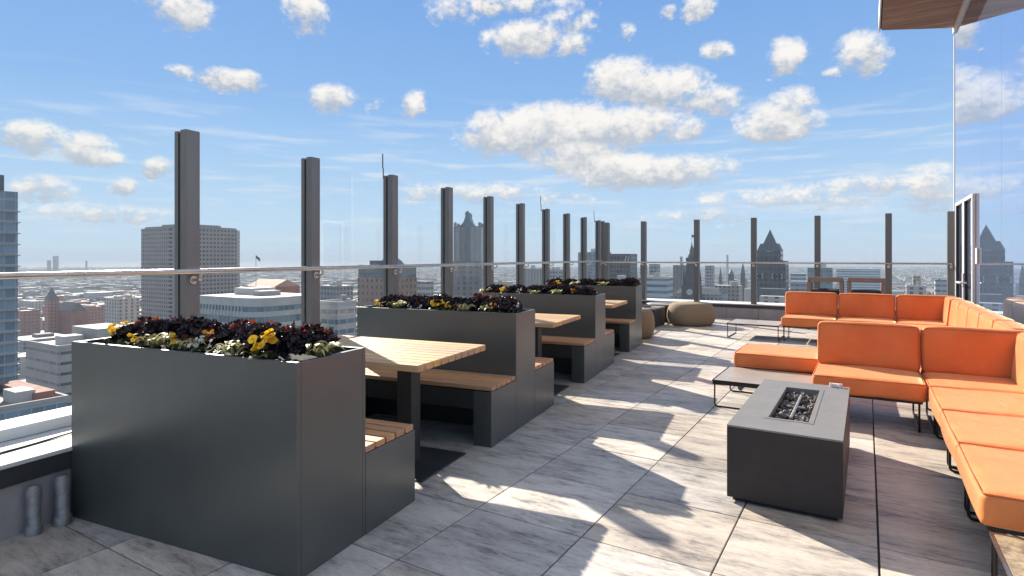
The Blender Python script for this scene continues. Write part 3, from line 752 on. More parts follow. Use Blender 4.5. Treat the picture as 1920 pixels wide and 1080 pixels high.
# ------------------------------------------------------------------ fire pit
def fire_pit():
    s0, s1, t0, t1 = 4.015, 5.69, -.785, -.12; w, d = t1-t0, s1-s0
    o = tag(empty('fire_pit', P(s0, t0), -PY), 'charcoal concrete fire pit table with a trough of lava rock in its top', 'fire pit')
    MB().box(.03,w-.03,.04,d-.04,0,.03).build('plinth', M['post_dark'], o)
    th = .03
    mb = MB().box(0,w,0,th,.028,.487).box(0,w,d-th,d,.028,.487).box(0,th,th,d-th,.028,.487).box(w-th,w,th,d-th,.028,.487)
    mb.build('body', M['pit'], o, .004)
    x0, x1, y0, y1 = .178, .488, .29, 1.437
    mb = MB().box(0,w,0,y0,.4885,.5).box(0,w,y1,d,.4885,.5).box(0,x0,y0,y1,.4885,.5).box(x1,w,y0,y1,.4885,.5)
    bm = bmesh.new(); me = mb.mesh('top', [M['pit_top']]); bm.from_mesh(me)
    e = bpy.data.objects.new('top_slab', me); COL.objects.link(e); e.parent = o; bm.free()
    r = .032
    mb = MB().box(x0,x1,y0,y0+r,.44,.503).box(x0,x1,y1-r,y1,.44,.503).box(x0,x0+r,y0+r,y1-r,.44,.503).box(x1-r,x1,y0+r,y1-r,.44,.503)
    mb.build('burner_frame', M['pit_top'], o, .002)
    mb = MB().box(x0+r,x1-r,y0+r,y1-r,.36,.37).box(x0+r-.006,x0+r-.001,y0+r,y1-r,.36,.495).box(x1-r+.001,x1-r+.006,y0+r,y1-r,.36,.495).box(x0+r,x1-r,y0+r-.006,y0+r-.001,.36,.495).box(x0+r,x1-r,y1-r+.001,y1-r+.006,.36,.495)
    mb.build('burner_pan', M['planter_dark'], o)
    mb = MB().tube([((x0+x1)/2,y0+.18,.475),((x0+x1)/2,y1-.18,.475)], .010, 10).tube([((x0+x1)/2-.06,(y0+y1)/2-.05,.477),((x0+x1)/2+.06,(y0+y1)/2-.05,.477)], .010, 10)
    mb.build('burner_pipe', M['pipe'], o)
    mb = MB().box(w-.15,w-.055,d-.055,d-.045,.5,.528).box(w-.15,w-.055,d-.044,d-.030,.520,.530).box(w-.145,w-.128,d-.07,d-.056,.5,.535).box(w-.078,w-.061,d-.07,d-.056,.5,.535)
    mb.build('valve_clip', M['white_alu'], o, .002)
    rnd = random.Random(4); mb = MB()
    ico = bmesh.new(); bmesh.ops.create_icosphere(ico, subdivisions=2, radius=1); iv = [v.co.copy() for v in ico.verts]; fi = [[v.index for v in f.verts] for f in ico.faces]; ico.free()
    for k in range(330):
        c = Vector((rnd.uniform(x0+r+.015,x1-r-.015), rnd.uniform(y0+r+.015,y1-r-.015), rnd.uniform(.40,.468)))
        rx = [rnd.uniform(.012,.027) for _ in range(3)]; rot = Matrix.Rotation(rnd.uniform(0,6.3),3,'Z') @ Matrix.Rotation(rnd.uniform(0,6.3),3,'X')
        ph = rnd.uniform(0,9)
        vs = [c+rot @ Vector((v.x*rx[0],v.y*rx[1],v.z*rx[2]))*(1+.22*sin(5*v.x+ph)+.18*sin(6*v.y+2*ph)) for v in iv]
        mb.add(vs, fi, 0, False)
    m = leafmat('lava_rock', (.018,.013,.011), (.15,.115,.095), .6, 0.0)
    tag(mb.build('lava_rock', m, None, 0, 2, P(s0, t0), -PY), 'brown and grey lava rocks heaped in the trough of the fire pit', 'lava rock', None, 'stuff')
fire_pit()

# ------------------------------------------------------------------ poufs, corner tables, bar chairs
def pouf(label, x, y, r, h, sx, sy, rz, top=.72):
    o = empty('pouf', (x, y, 0), rz)
    prof = [(.70,.012),(.84,.03),(.93,.12),(1.0,.34),(.995,.55),(.95,.74),(.86,.90),(top+.04,.965),(top*.86,.992),(top*.5,1.0),(.02,1.0)]
    MB().lathe([(a*r, b*h) for a, b in prof], 0, 0, 40, 0, True, sx, sy).build('cover', M['pouf'], o)
    mb = MB(); mb.lathe([(.69*r,.001),(.69*r,.02)], 0, 0, 32, 0, True, sx, sy); mb.build('base', M['post_dark'], o)
    tag(o, label, 'pouf', 'tan woven poufs'); return o
pouf('wide low tan woven pouf in front of the far wall', 4.23, 13.8, .56, .535, 1.0, .85, 0)
pouf('taller tan woven pouf half hidden by the farthest planter box', 2.47, 11.66, .37, .59, 1, 1, 0, .62)
o = tag(empty('drum_table', P(14.6, -4.35)), 'dark round drum table in the far corner behind the poufs', 'table')
MB().lathe([(.42,0),(.44,.02),(.44,.40)], n=32).build('drum', M['planter_dark'], o); MB().lathe([(.46,.401),(.47,.41),(.47,.43),(.46,.437)], n=36).build('tabletop', M['tabletop'], o)
o = tag(empty('cube_table', P(13.35, -4.48), -PY), 'grey box table with a black tray beside the taller pouf', 'table')
MB().box(-.42,.38,-.4,.4,0,.40).build('box_body', M['pit'], o, .004); MB().box(-.43,.39,-.41,.41,.402,.43).build('tabletop', M['pit_top'], o, .003); MB().box(-.3,.12,-.2,.2,.431,.452).build('tray', M['planter_dark'], o, .003)
def bar_chair(label, s, t):
    o = empty('bar_chair', P(s, t), -PY); w, d, H = .70, .60, 1.16
    fr = MB()
    for y in (0.0, d-.07):
        for x in (0, w-.075): MB().box(x,x+.075,y,y+.07,0,H-.10 if y == 0 else H-.14).build('leg', M['taupe'], o, .006)
    MB().box(0,w,0,.07,H-.099,H).build('top_rail', M['taupe'], o, .02, 3)
    MB().box(0,.075,.071,d,H-.138,H-.06).build('armrest', M['taupe'], o, .006); MB().box(w-.075,w,.071,d,H-.138,H-.06).build('armrest', M['taupe'], o, .006)
    MB().box(.076,w-.076,.0,d,.70,.76).build('seat', M['taupe'], o, .006)
    c = cushion(w-.155, d-.03, .12, .04, .02, 8); e = c.build('seat_cushion', M['black_cushion'], o); weld(e); e.location = (w/2, d/2, .761)
    tag(o, label, 'chair', 'bar chairs behind the far sofa'); return o
bar_chair('taupe high bar chair with black cushion behind the far sofa, left of the pair', 14.5, -1.13)
bar_chair('taupe high bar chair with black cushion behind the far sofa, right of the pair', 14.45, -.36)

# ------------------------------------------------------------------ facade and canopy on the right
FAC_T = 1.70
def facade():
    o = tag(empty('facade', (0,0,0), -PY), 'tall reflective blue glass facade with white framed door on the right', 'building')
    ztop = 6.60
    xs = [16.44, 12.8, 11.1, 9.4, 7.7, 6.0, 3.95]
    for i in range(len(xs)-1):
        MB().box(FAC_T, FAC_T+.03, xs[i+1]+.004, xs[i]-.004, .10, ztop).build('glass_panel', M['mirror'], o)
    MB().box(FAC_T-.012, FAC_T+.06, 16.442, 16.50, 0, ztop).build('corner_mullion', M['white_frame'], o, .003)
    MB().box(FAC_T-.02, FAC_T+.03, 3.9, 16.44, 0, .098).build('base_rail', M['white_frame'], o, .003)
    # doors: white stiles proud of the glass
    for q, (a, b, h) in enumerate([(13.45,14.60,2.76),(14.66,15.85,2.76)]):
        dr = empty('door', (0,0,0)); dr.parent = o
        MB().box(FAC_T-.055,FAC_T-.002,a,a+.065,.1,h).box(FAC_T-.055,FAC_T-.002,b-.065,b,.1,h).box(FAC_T-.055,FAC_T-.002,a+.065,b-.065,h-.06,h).build('door_frame', M['white_frame'], dr, .004)
        MB().box(FAC_T-.040,FAC_T-.003,a+.066,a+.095,.1,h-.061).box(FAC_T-.040,FAC_T-.003,b-.095,b-.066,.1,h-.061).build('gasket', M['post_dark'], dr)
        if q == 0:
            MB().tube(round_path([(FAC_T-.05,b-.05,1.10),(FAC_T-.16,b-.05,1.10),(FAC_T-.16,b-.42,1.10),(FAC_T-.05,b-.42,1.10)], .03, 4), .018, 10).box(FAC_T-.075,FAC_T-.056,b-.08,b-.02,1.0,1.28).build('door_handle', M['white_alu'], dr)
    MB().box(FAC_T-.035,FAC_T-.002,13.12,13.24,1.48,1.76).build('card_reader', M['white_alu'], o, .004)
    c = tag(empty('canopy', (0,0,0), -PY), 'timber lined roof canopy jutting from the top of the glass facade', 'canopy')
    z = 6.74
    pts = [(.29,15.66),(1.655,16.33),(1.655,4.0),(.27,4.0)]
    MB().prism(pts, z, z+.05).build('soffit', M['soffit'], c)
    pts2 = [(.25,15.70),(1.66,16.39),(4.0,17.5),(4.0,3.9),(.23,3.9)]
    MB().prism(pts2, z+.052, z+.42).build('roof_deck', M['fascia'], c, .004)
    MB().prism([(.235,15.69),(.262,15.665),(.250,3.9),(.223,3.9)], z-.01, z+.44).build('fascia_edge', M['white_alu'], c)
    MB().box(1.657,FAC_T+.03,3.9,16.40,6.62,z+.048).build('head_beam', M['white_frame'], c, .004)
facade()


# ------------------------------------------------------------------ the city below
GZ = -95.0
ROT = -PY
def mat_windows(name, wall, glass_c, bw, bh, fx=(.25,.75), fz=(.3,.75), roof=(.30,.29,.28), rough_g=.12, var=.10):
    """wall with a grid of glazed openings, in metres of the object's own frame; a flat roof colour on upward faces"""
    m, t, b = principled(name, wall, .7)
    tcn = t.new('ShaderNodeTexCoord'); x, y, z = t.xyz(tcn.outputs['Object']); nx, ny, nz = t.xyz(tcn.outputs['Normal'])
    isx = t.m('GREATER_THAN', t.m('ABSOLUTE', nx), .7)
    u = t.m('ADD', t.m('MULTIPLY', isx, y), t.m('MULTIPLY', t.m('SUBTRACT', 1.0, isx), x))
    cu = t.m('DIVIDE', u, bw); cz = t.m('DIVIDE', z, bh)
    fu = t.m('FRACT', cu); fv = t.m('FRACT', cz)
    mk = t.m('MULTIPLY', t.m('MULTIPLY', t.m('GREATER_THAN', fu, fx[0]), t.m('LESS_THAN', fu, fx[1])), t.m('MULTIPLY', t.m('GREATER_THAN', fv, fz[0]), t.m('LESS_THAN', fv, fz[1])))
    wn = t.new('ShaderNodeTexWhiteNoise', noise_dimensions='3D'); t.l.new(t.comb(t.m('FLOOR', cu), t.m('FLOOR', cz), isx), wn.inputs['Vector'])
    g = t.mix(t.m('MULTIPLY', wn.outputs['Value'], .6), glass_c, tuple(min(1, c*2.4+.03) for c in glass_c))
    dn = t.noise(tcn.outputs['Object'], .12, 4)
    oi = t.new('ShaderNodeObjectInfo').outputs['Random']
    wc = t.mix(t.ramp(dn, .3, .7), tuple(c*(1-var) for c in wall), tuple(min(1,c*(1+var)) for c in wall))
    up = t.m('GREATER_THAN', nz, .6)
    rc = t.mix(t.ramp(t.noise(tcn.outputs['Object'], .25, 3), .35, .65), tuple(c*.75 for c in roof), roof)
    mk = t.m('MULTIPLY', mk, t.m('SUBTRACT', 1.0, up))
    c = t.mix(mk, wc, g); c = t.mix(up, c, rc)
    t.l.new(c, b.inputs['Base Color'])
    t.l.new(t.m('MULTIPLY_ADD', mk, rough_g-.7, .7), b.inputs['Roughness'])
    return m
M['roof_grey'] = simple('roof_membrane', (.22,.21,.20), .85, 0, .2, .2)
M['roof_white'] = simple('white_roof', (.50,.485,.46), .8, 0, .1, .2)
M['stone'] = simple('limestone', (.30,.28,.26), .8, 0, .15, .1)
M['darkstone'] = simple('soot_dark_stone', (.09,.085,.085), .8, 0, .2, .2)
M['slate'] = simple('slate_roof', (.10,.115,.125), .6, 0, .2, .2)
M['bluegreen'] = simple('blue_green_metal_roof', (.11,.15,.17), .5, .2, .15, .2)
M['brick'] = simple('red_brick_far', (.27,.13,.10), .85, 0, .2, .15)
M['concrete'] = simple('precast_concrete', (.36,.34,.33), .8, 0, .12, .1)
M['flag'] = simple('faded_flag', (.12,.12,.16), .8)
W1 = mat_windows('granite_grid', (.33,.29,.265), (.030,.035,.045), 3.4, 3.7, (.22,.80), (.25,.76))
W1b = mat_windows('granite_bands', (.25,.225,.21), (.035,.04,.05), 60, 3.7, (-.1,1.1), (.38,.76))
W2 = mat_windows('blue_glass_floors', (.30,.36,.42), (.09,.15,.20), 3.0, 3.6, (.04,.96), (.20,.97), (.20,.18,.17), .08)
W3 = mat_windows('white_banded', (.46,.45,.44), (.10,.14,.18), 4.2, 4.2, (.05,.95), (.32,.78), (.42,.40,.38))
W4 = mat_windows('white_columns', (.50,.455,.42), (.09,.10,.12), 5.0, 3.4, (.3,.7), (.18,.86), (.42,.39,.36))
W5 = mat_windows('brown_brick_windows', (.30,.20,.15), (.05,.055,.065), 4.0, 4.2, (.3,.7), (.25,.72), (.2,.2,.2))
W6 = mat_windows('grey_offices', (.33,.33,.34), (.06,.075,.09), 3.2, 3.8, (.2,.8), (.3,.8))
W7 = mat_windows('dark_glass_tower', (.11,.10,.095), (.03,.04,.05), 3.0, 3.9, (.12,.88), (.25,.9), (.1,.11,.12))
W8 = mat_windows('tan_facade', (.40,.34,.29), (.08,.08,.085), 3.6, 3.6, (.3,.7), (.3,.72), (.42,.39,.36))
W9 = mat_windows('vertical_strips', (.28,.255,.235), (.10,.115,.13), 3.6, 60, (.35,.72), (-.1,1.1), (.3,.3,.3))
W10 = mat_windows('teal_glass', (.20,.26,.29), (.10,.15,.17), 2.6, 3.7, (.08,.92), (.15,.9), (.25,.27,.28))
W11 = mat_windows('parking_deck', (.34,.32,.32), (.05,.06,.07), 7.0, 4.4, (.03,.97), (.62,.9), (.40,.39,.38))
W12 = mat_windows('blue_banded', (.45,.50,.54), (.10,.15,.19), 40, 4.0, (-.1,1.1), (.35,.8), (.45,.46,.47))
W13 = mat_windows('red_brick_windows', (.34,.19,.155), (.07,.07,.075), 3.4, 3.6, (.3,.7), (.28,.72), (.40,.34,.30))

def place(x0, x1, Y, ratio=1.0, rz=ROT):
    """centre and sizes of a box seen between two pixel columns at depth Y, standing on the street grid"""
    xm = (x0+x1)/2; X = (xm-960)/FPX*Y; az = math.atan2(X, Y)
    e = Vector((cos(az), -sin(az), 0)); ax = Vector((cos(rz), sin(rz), 0)); ay = Vector((-sin(rz), cos(rz), 0))
    ap = (x1-x0)/FPX*Y*cos(az)
    w = ap/(abs(ax.dot(e))+ratio*abs(ay.dot(e)))
    return X, Y, w, w*ratio
def ztop(y, Y): return EYE-(y-Y0)*Y/FPX
def tower(name, label, cat, x0, x1, y, Y, mat, ratio=1.0, rz=ROT, units=0, group=None, parapet=None, seed=0):
    X, Yc, w, d = place(x0, x1, Y, ratio, rz); h = ztop(y, Y)-GZ
    o = tag(empty(name, (X, Yc, GZ), rz), label, cat, group)
    MB().box(-w/2,w/2,-d/2,d/2,0,h).build('facade', mat, o)
    if parapet is not None:
        p = .5; mb = MB().box(-w/2-.2,w/2+.2,-d/2-.2,-d/2+p,h,h+1.1).box(-w/2-.2,w/2+.2,d/2-p,d/2+.2,h,h+1.1).box(-w/2-.2,-w/2+p,-d/2+p,d/2-p,h,h+1.1).box(w/2-p,w/2+.2,-d/2+p,d/2-p,h,h+1.1)
        mb.build('parapet', parapet, o)
    rnd = random.Random(seed+int(x0*7))
    for k in range(units):
        ux, uy = rnd.uniform(-.34,.34)*w, rnd.uniform(-.34,.34)*d; a, b = rnd.uniform(.06,.16)*w, rnd.uniform(.06,.16)*d
        MB().box(ux-a,ux+a,uy-b,uy+b,h,h+rnd.uniform(1.6,4)).build('rooftop_unit', M['roof_white' if rnd.random()<.5 else 'concrete'], o)
    return o, w, d, h

# -- left edge: blue glass residential tower with its podium
o, w, d, h = tower('glass_tower', 'blue glass residential tower cut by the left edge of the picture', 'building', -150, 35, 358, 190, W2, 1.0)
for k in range(1, int(h/3.6)):
    if 3.6*k < h-105: continue
    MB().box(-w/2-.55,w/2+.55,-d/2-.55,d/2+.55,3.6*k-.16,3.6*k+.16).build('floor_slab', M['concrete'], o)
MB().box(-w*.3,w*.38,-d*.4,d*.35,h,h+5.4).build('penthouse', M['slate'], o)
o, w, d, h = tower('podium_building', 'flat roofed glass podium building at the foot of the blue tower', 'building', -120, 124, 742, 176, W2, .4, units=2, parapet=M['concrete'])
MB().box(-w*.45,w*.45,-d*.5-.35,-d*.5-.02,h-4.6,h-.4).build('ledge', M['roof_white'], o)
MB().box(-w*.2,w*.42,d*.1,d*.4,h,h+2.6).build('rooftop_terrace', M['brick'], o)
o, w, d, h = tower('parking_building', 'grey concrete parking building with a high window strip at the left behind the planter', 'building', 50, 250, 640, 265, W11, .9, units=2, parapet=M['concrete'])
MB().box(-w*.25,w*.5,d*.0,d*.5,h,h+6.5).build('upper_block', M['concrete'], o)
# -- granite tower with chamfered corners
def granite_tower():
    Y = 540; X, Yc, w, d = place(262, 458, Y, 1.0, ROT); h = ztop(431, Y)-GZ
    o = tag(empty('granite_tower', (X, Yc, GZ), ROT), 'broad grey granite office tower with chamfered corners behind the first post', 'building')
    c = w*.16; hw = w/2*1.06
    pts = [(-hw+c,-hw),(hw-c,-hw),(hw,-hw+c),(hw,hw-c),(hw-c,hw),(-hw+c,hw),(-hw,hw-c),(-hw,-hw+c)]
    MB().prism(pts, 0, h).build('facade', W1, o)
    k = .93; MB().prism([(x*k,y*k) for x,y in pts], h, h+1.6).build('cornice', M['stone'], o)
    k = .6; MB().prism([(x*k,y*k) for x,y in pts], h+1.6, h+4.0).build('penthouse', M['stone'], o)
    for f in range(1, 22):
        MB().prism([(-hw-.18,-hw+c),(-hw-.02,-hw+c),(-hw-.02,hw-c),(-hw-.18,hw-c)], h-3.7*f-.9, h-3.7*f+.9).build('spandrel_band', M['stone'], o)
granite_tower()
tower('white_hospital', 'white building with tall window columns left of the granite tower', 'building', 196, 262, 560, 560, W4, .7, units=2, parapet=M['roof_white'])
# -- brick church with a steeple
def church():
    Y = 640; X = (97-960)/FPX*Y; o = tag(empty('brick_church', (X, Y, GZ), ROT), 'red brick church with dark steeple in the hazy city at the left', 'church')
    h = ztop(562, Y)-GZ; hs = ztop(541, Y)-GZ
    MB().box(-5,5,-5,5,0,h).build('tower', W13, o); MB().add([(-5,-5,h),(5,-5,h),(5,5,h),(-5,5,h),(0,0,hs+2)], [(0,1,4),(1,2,4),(2,3,4),(3,0,4)]).build('spire', M['slate'], o)
    MB().box(-6,30,5.2,22,0,h-12).build('nave', M['brick'], o); MB().add([(-6,5,h-12),(30,5,h-12),(30,22,h-12),(-6,22,h-12),(-6,13.5,h-3),(30,13.5,h-3)], [(0,1,5,4),(2,3,4,5),(0,4,3),(1,2,5)]).build('nave_roof', M['slate'], o)
church()
tower('brick_warehouse', 'long red brick block under the church steeple', 'building', 20, 76, 583, 600, W13, .6, parapet=M['brick'])
tower('brick_warehouse', 'long red brick block with pale roofs between church and white building', 'building', 118, 205, 575, 700, W13, .8, units=4, parapet=M['brick'])
# -- silver banded building with a rounded corner, arena behind
def silver():
    Y = 240; X, Yc, w, d = place(375, 600, Y, .8, ROT); h = ztop(556, Y)-GZ
    o = tag(empty('banded_office', (X, Yc, GZ), ROT), 'silver office building with rounded corner and white floor bands between the first two posts', 'building')
    r = w*.22; hw, hd = w/2, d/2
    pts = [(-hw,-hd),(hw-r,-hd)]+[(hw-r+r*sin(a),-hd+r-r*cos(a)) for a in [i*pi/16 for i in range(1,8)]]+[(hw,-hd+r),(hw,hd),(-hw,hd)]
    MB().prism(pts, 0, h).build('facade', W10, o)
    k = 1.012
    for f in range(7): MB().prism([(x*k,y*k) for x,y in pts], h-4.6*f-2.0 if f else h-2.6, h-4.6*f+(0 if f else .7)).build('floor_band', M['roof_white'], o)
    for i in range(14):
        x = -hw+1+(w-r)*i/13.6; MB().box(x-.25,x+.25,-hd*k-.25,-hd*k+.1,h-6.7,h-2.6).build('mullion', M['roof_white'], o)
    MB().box(-hw*.7,-hw*.1,-hd*.2,hd*.6,h+.7,h+3.4).build('rooftop_unit', M['roof_white'], o)
    MB().box(hw*.1,hw*.4,-hd*.3,hd*.3,h+.7,h+2.6).build('rooftop_unit', M['concrete'], o)
silver()
o, w, d, h = tower('arena', 'tan roofed arena hall behind the silver banded building', 'building', 462, 562, 536, 430, M['brick'], .7)
MB().add([(-w/2,-d/2,h),(w/2,-d/2,h),(w/2,d/2,h),(-w/2,d/2,h),(-w/2,0,h+5),(w/2,0,h+5)], [(0,1,5,4),(2,3,4,5),(0,4,3),(1,2,5)]).build('roof', simple('tan_roof', (.42,.28,.20), .8, 0, .1, .2), o)
tower('white_low_office', 'white low office with strip windows left of the second planter', 'building', 597, 668, 568, 250, W3, .9, units=2, parapet=M['roof_white'])
tower('grey_block', 'dark grey block behind the second post', 'building', 600, 662, 535, 420, W6, .6, units=3)
# -- brown brick hotel with dark top
o, w, d, h = tower('brown_hotel', 'brown brick building with dark blue-green upper storeys behind the third post', 'building', 671, 782, 520, 380, W5, .8)
MB().box(-w/2+.3,w/2-.3,-d/2+.3,d/2-.3,h,h+8.2).build('upper_storeys', M['bluegreen'], o)
MB().box(-w*.3,w*.2,-d*.3,d*.3,h+8.2,h+11).build('penthouse', M['slate'], o); MB().frustum((-w*.15,w*.3,-d*.2,d*.3,h+8.2),(w*.02,w*.12,0,d*.1,h+15)).build('hipped_roof', M['bluegreen'], o)
tower('white_banded_office', 'small white office with dark strip windows right of the brown hotel', 'building', 779, 813, 527, 430, W3, .7)
# -- ornate tower with gabled crown
def crown_tower():
    Y = 430; X, Yc, w, d = place(850, 908, Y, 1.0, R(-2)); o = tag(empty('crown_tower', (X, Yc, GZ), R(-2)), 'postmodern stone tower with an ornate gabled crown and finial', 'building')
    hs = ztop(427, Y)-GZ; hm = ztop(490, Y)-GZ; hf = ztop(398, Y)-GZ; a = w/2
    MB().box(-a,a,-a,a,0,hm).build('shaft', mat_windows('crown_shaft', (.24,.215,.20), (.08,.10,.12), 4.4, 3.8, (.30,.80), (.15,.85)), o)
    MB().box(-a*.97,a*.97,-a*.97,a*.97,hm,hs).build('upper_shaft', W9, o)
    MB().box(-a*.16,a*.16,-a*.99,-a*.975,hm-6,hs).build('window_bay', M['slate'], o)
    # gable on each face: concave sided pediment
    prof = [(-1,0),(-.93,.06),(-.62,.05),(-.42,.16),(-.26,.36),(-.17,.60),(-.135,.72),(-.165,.82),(-.14,.92),(-.07,.98),(0,1.0)]
    pr = prof+[(-x,z) for x,z in prof[-2::-1]]
    H = hf-hs
    mb = MB(); n = len(pr)
    f = [(x*a*.97, -a*.97, hs+z*H) for x,z in pr]; bk = [(x*a*.97, a*.97, hs+z*H) for x,z in pr]
    mb.add(f+bk, [tuple(range(n)), tuple(range(2*n-1,n-1,-1))]+[(i,i+1,n+i+1,n+i) for i in range(n-1)]+[(n-1,0,n,2*n-1)])
    mb.build('gable', M['bluegreen'], o)
    for sx in (-1,1):
        for sy in (-1,1): MB().lathe([(1.0,hs),(.9,hs+1.2),(1.3,hs+2),(1.2,hs+2.8),(.6,hs+3.5),(.1,hs+3.8)], sx*a*.86, sy*a*.86, 10).build('corner_finial', M['stone'], o)
    MB().lathe([(.7,hs+H*.97),(.8,hs+H*1.0),(.4,hs+H*1.03),(.1,hs+H*1.04)], 0, -a*.8, 12).build('finial', M['stone'], o)
crown_tower()
# -- mid cluster
tower('office_block', 'grey striped office block behind the fifth and sixth posts', 'building', 983, 1018, 503, 620, W9, 1.0, units=1)
tower('office_block', 'pale low office block just right of the crowned tower', 'building', 925, 962, 528, 700, W8, .8, units=2)
tower('office_block', 'grey office block between the seventh and eighth posts', 'building', 1030, 1062, 505, 560, W6, .9, units=2)
tower('glass_block', 'tall pale teal glass block behind the far corner of the windscreens', 'building', 1084, 1146, 473, 640, W10, .8, units=1)
o, w, d, h = tower('dark_block', 'dark flat topped office tower with a pale mark on its top storey', 'building', 1142, 1195, 476, 520, W7, .9)
# slanted mark on the top storey
MB().add([(w*.22,-d/2-.3,h-6.5),(w*.27,-d/2-.3,h-6.5),(w*.34,-d/2-.3,h-2),(w*.29,-d/2-.3,h-2),(w*.36,-d/2-.3,h-6.5),(w*.41,-d/2-.3,h-6.5),(w*.46,-d/2-.3,h-2),(w*.42,-d/2-.3,h-2)], [(0,1,2,3),(4,5,6,7)]).build('sign', M['roof_white'], o)
tower('concrete_tower', 'slim tan concrete tower right of the dark block', 'building', 1200, 1214, 497, 560, W8, 1.0)
tower('brick_tower', 'grey brown slab tower right behind the second far post', 'building', 1217, 1238, 495, 600, W6, 1.0)
tower('blue_banded_block', 'low blue banded office below the slab towers', 'building', 1196, 1262, 522, 380, W12, .8, units=2, parapet=M['roof_white'])
tower('small_white_block', 'small white block with one dark window above the farthest planter', 'building', 1157, 1174, 516, 330, M['roof_white'], 1.0)
tower('pale_slab_tower', 'pale ribbed slab tower left of the dark stone clock tower', 'building', 1262, 1291, 497, 520, W9, 1.0, units=1)
# -- stone clock tower
def clock_tower():
    Y = 470; X = (1297-960)/FPX*Y; o = tag(empty('clock_tower', (X, Y, GZ), ROT), 'dark stone city hall clock tower with tapering spire and flag', 'tower')
    z = lambda y: ztop(y, Y)-GZ
    a = 5.2
    MB().box(-a*1.25,a*1.25,-a*1.25,a*1.25,0,z(535)).build('base_block', M['darkstone'], o)
    MB().frustum((-a*.9,a*.9,-a*.9,a*.9,z(535)),(-a*.62,a*.62,-a*.62,a*.62,z(490))).build('shaft', M['darkstone'], o)
    for sx in (-1,1):
        for sy in (-1,1): MB().lathe([(1.1,z(535)),(1.1,z(520)),(.1,z(505))], sx*a*1.0, sy*a*1.0, 8).build('turret', M['darkstone'], o)
    MB().box(-a*.72,a*.72,-a*.72,a*.72,z(490),z(483)).build('belfry', M['darkstone'], o)
    MB().lathe([(a*.62,z(483)),(a*.66,z(479)),(a*.5,z(475)),(a*.42,z(470)),(a*.3,z(465)),(a*.12,z(460)),(.2,z(455))], 0, 0, 8).build('spire', M['slate'], o)
    MB().tube([(0,0,z(460)),(0,0,z(439))], .12, 6).build('flagpole', M['darkstone'], o)
    MB().add([(0.1,0,z(440)),(4.0,-1.2,z(442)),(4.0,-1.2,z(446)),(.1,0,z(445))], [(0,1,2,3)]).build('flag', M['flag'], o)
    fc = MB().lathe([(2.4,0),(2.4,.3)], n=20)
    for i, v in enumerate(fc.v): fc.v[i] = (v[0], -a*1.25-v[2], v[1]+z(547))
    fc.build('clock_face', M['roof_white'], o)
    MB().box(-16,22,6.6,30,0,z(552)).build('hall', W6, o); MB().frustum((-16,22,6.6,30,z(552)),(-12,18,14,22,z(541))).build('hall_roof', M['slate'], o)
clock_tower()
# -- dark tower with steep gable top
def gable_tower():
    Y = 430; X, Yc, w, d = place(1409, 1479, Y, .9, ROT); z = lambda y: ztop(y, Y)-GZ
    o = tag(empty('gabled_tower', (X, Yc, GZ), ROT), 'dark glass tower with steep pointed gable roof above the pouf table', 'building')
    a, b = w/2, d/2
    MB().box(-a,a,-b,b,0,z(489)).build('shaft', W7, o)
    k = .70
    MB().frustum((-a*k,a*k,-b*k,b*k,z(489)),(-a*k,a*k,-b*k,b*k,z(470))).build('upper_shaft', W7, o)
    MB().frustum((-a*k,a*k,-b*k,b*k,z(470)),(-a*.52,a*.52,-b*.52,b*.52,z(457))).build('shoulder', M['slate'], o)
    MB().add([(-a*.38,-b*.38,z(458)),(a*.38,-b*.38,z(458)),(a*.38,b*.38,z(458)),(-a*.38,b*.38,z(458)),(0,0,z(430))], [(0,1,4),(1,2,4),(2,3,4),(3,0,4)]).build('pyramid_roof', M['slate'], o)
    MB().add([(-2.0,-b*k-.2,z(472)),(2.0,-b*k-.2,z(472)),(0,-b*k*.6,z(458))], [(0,1,2)]).build('gable_window', M['glass_far'], o)
    for x in (-.62,.52):
        for dx in (-.13,.13): 
            fc = MB().lathe([(1.55,0),(1.55,.3)], n=14)
            for i, v in enumerate(fc.v): fc.v[i] = ((x+dx)*a+v[0], -b-.05-v[2], v[1]*1.3+z(517))
            e = MB().box((x+dx)*a-2.0,(x+dx)*a+2.0,-b-.2,-b-.02,z(521.5),z(512.5)).build('window_surround', M['roof_white'], o); fc.build('round_window', M['planter_dark'], e)
M['glass_far'] = simple('pale_glass_far', (.30,.38,.42), .1)
gable_tower()
tower('dark_mansard_block', 'dark roofed block at the foot of the gabled tower', 'building', 1424, 1474, 541, 330, M['slate'], .6)
tower('white_arcade_block', 'white low block with square dark windows under the gabled tower', 'building', 1424, 1472, 555, 300, W4, .6)
tower('white_slab', 'plain white slab left of the gabled tower', 'building', 1395, 1409, 541, 310, M['roof_white'], .8)
# -- distant steeples and domes
def steeple(x, ytip, ybase, Y, wpx, label, dome=False):
    X = (x-960)/FPX*Y; o = tag(empty('steeple', (X, Y, GZ), ROT), label, 'church'); z = lambda y: ztop(y, Y)-GZ; a = wpx/FPX*Y/2
    MB().box(-a,a,-a,a,0,z(ybase)).build('tower', M['darkstone'], o)
    if dome: MB().lathe([(a,z(ybase)),(a*.95,z(ybase)+a*.6),(a*.6,z(ybase)+a*1.2),(.3,z(ytip))], 0, 0, 14).build('dome', M['bluegreen'], o)
    else: MB().add([(-a,-a,z(ybase)),(a,-a,z(ybase)),(a,a,z(ybase)),(-a,a,z(ybase)),(0,0,z(ytip))], [(0,1,4),(1,2,4),(2,3,4),(3,0,4)]).build('spire', M['slate'], o)
    MB().box(-a*1.2,a*1.2,a,a*7,0,z(ybase)-a*2.4).build('nave', M['concrete'], o)
steeple(1393, 490, 513, 800, 7, 'slim dark church steeple left of the gabled tower')
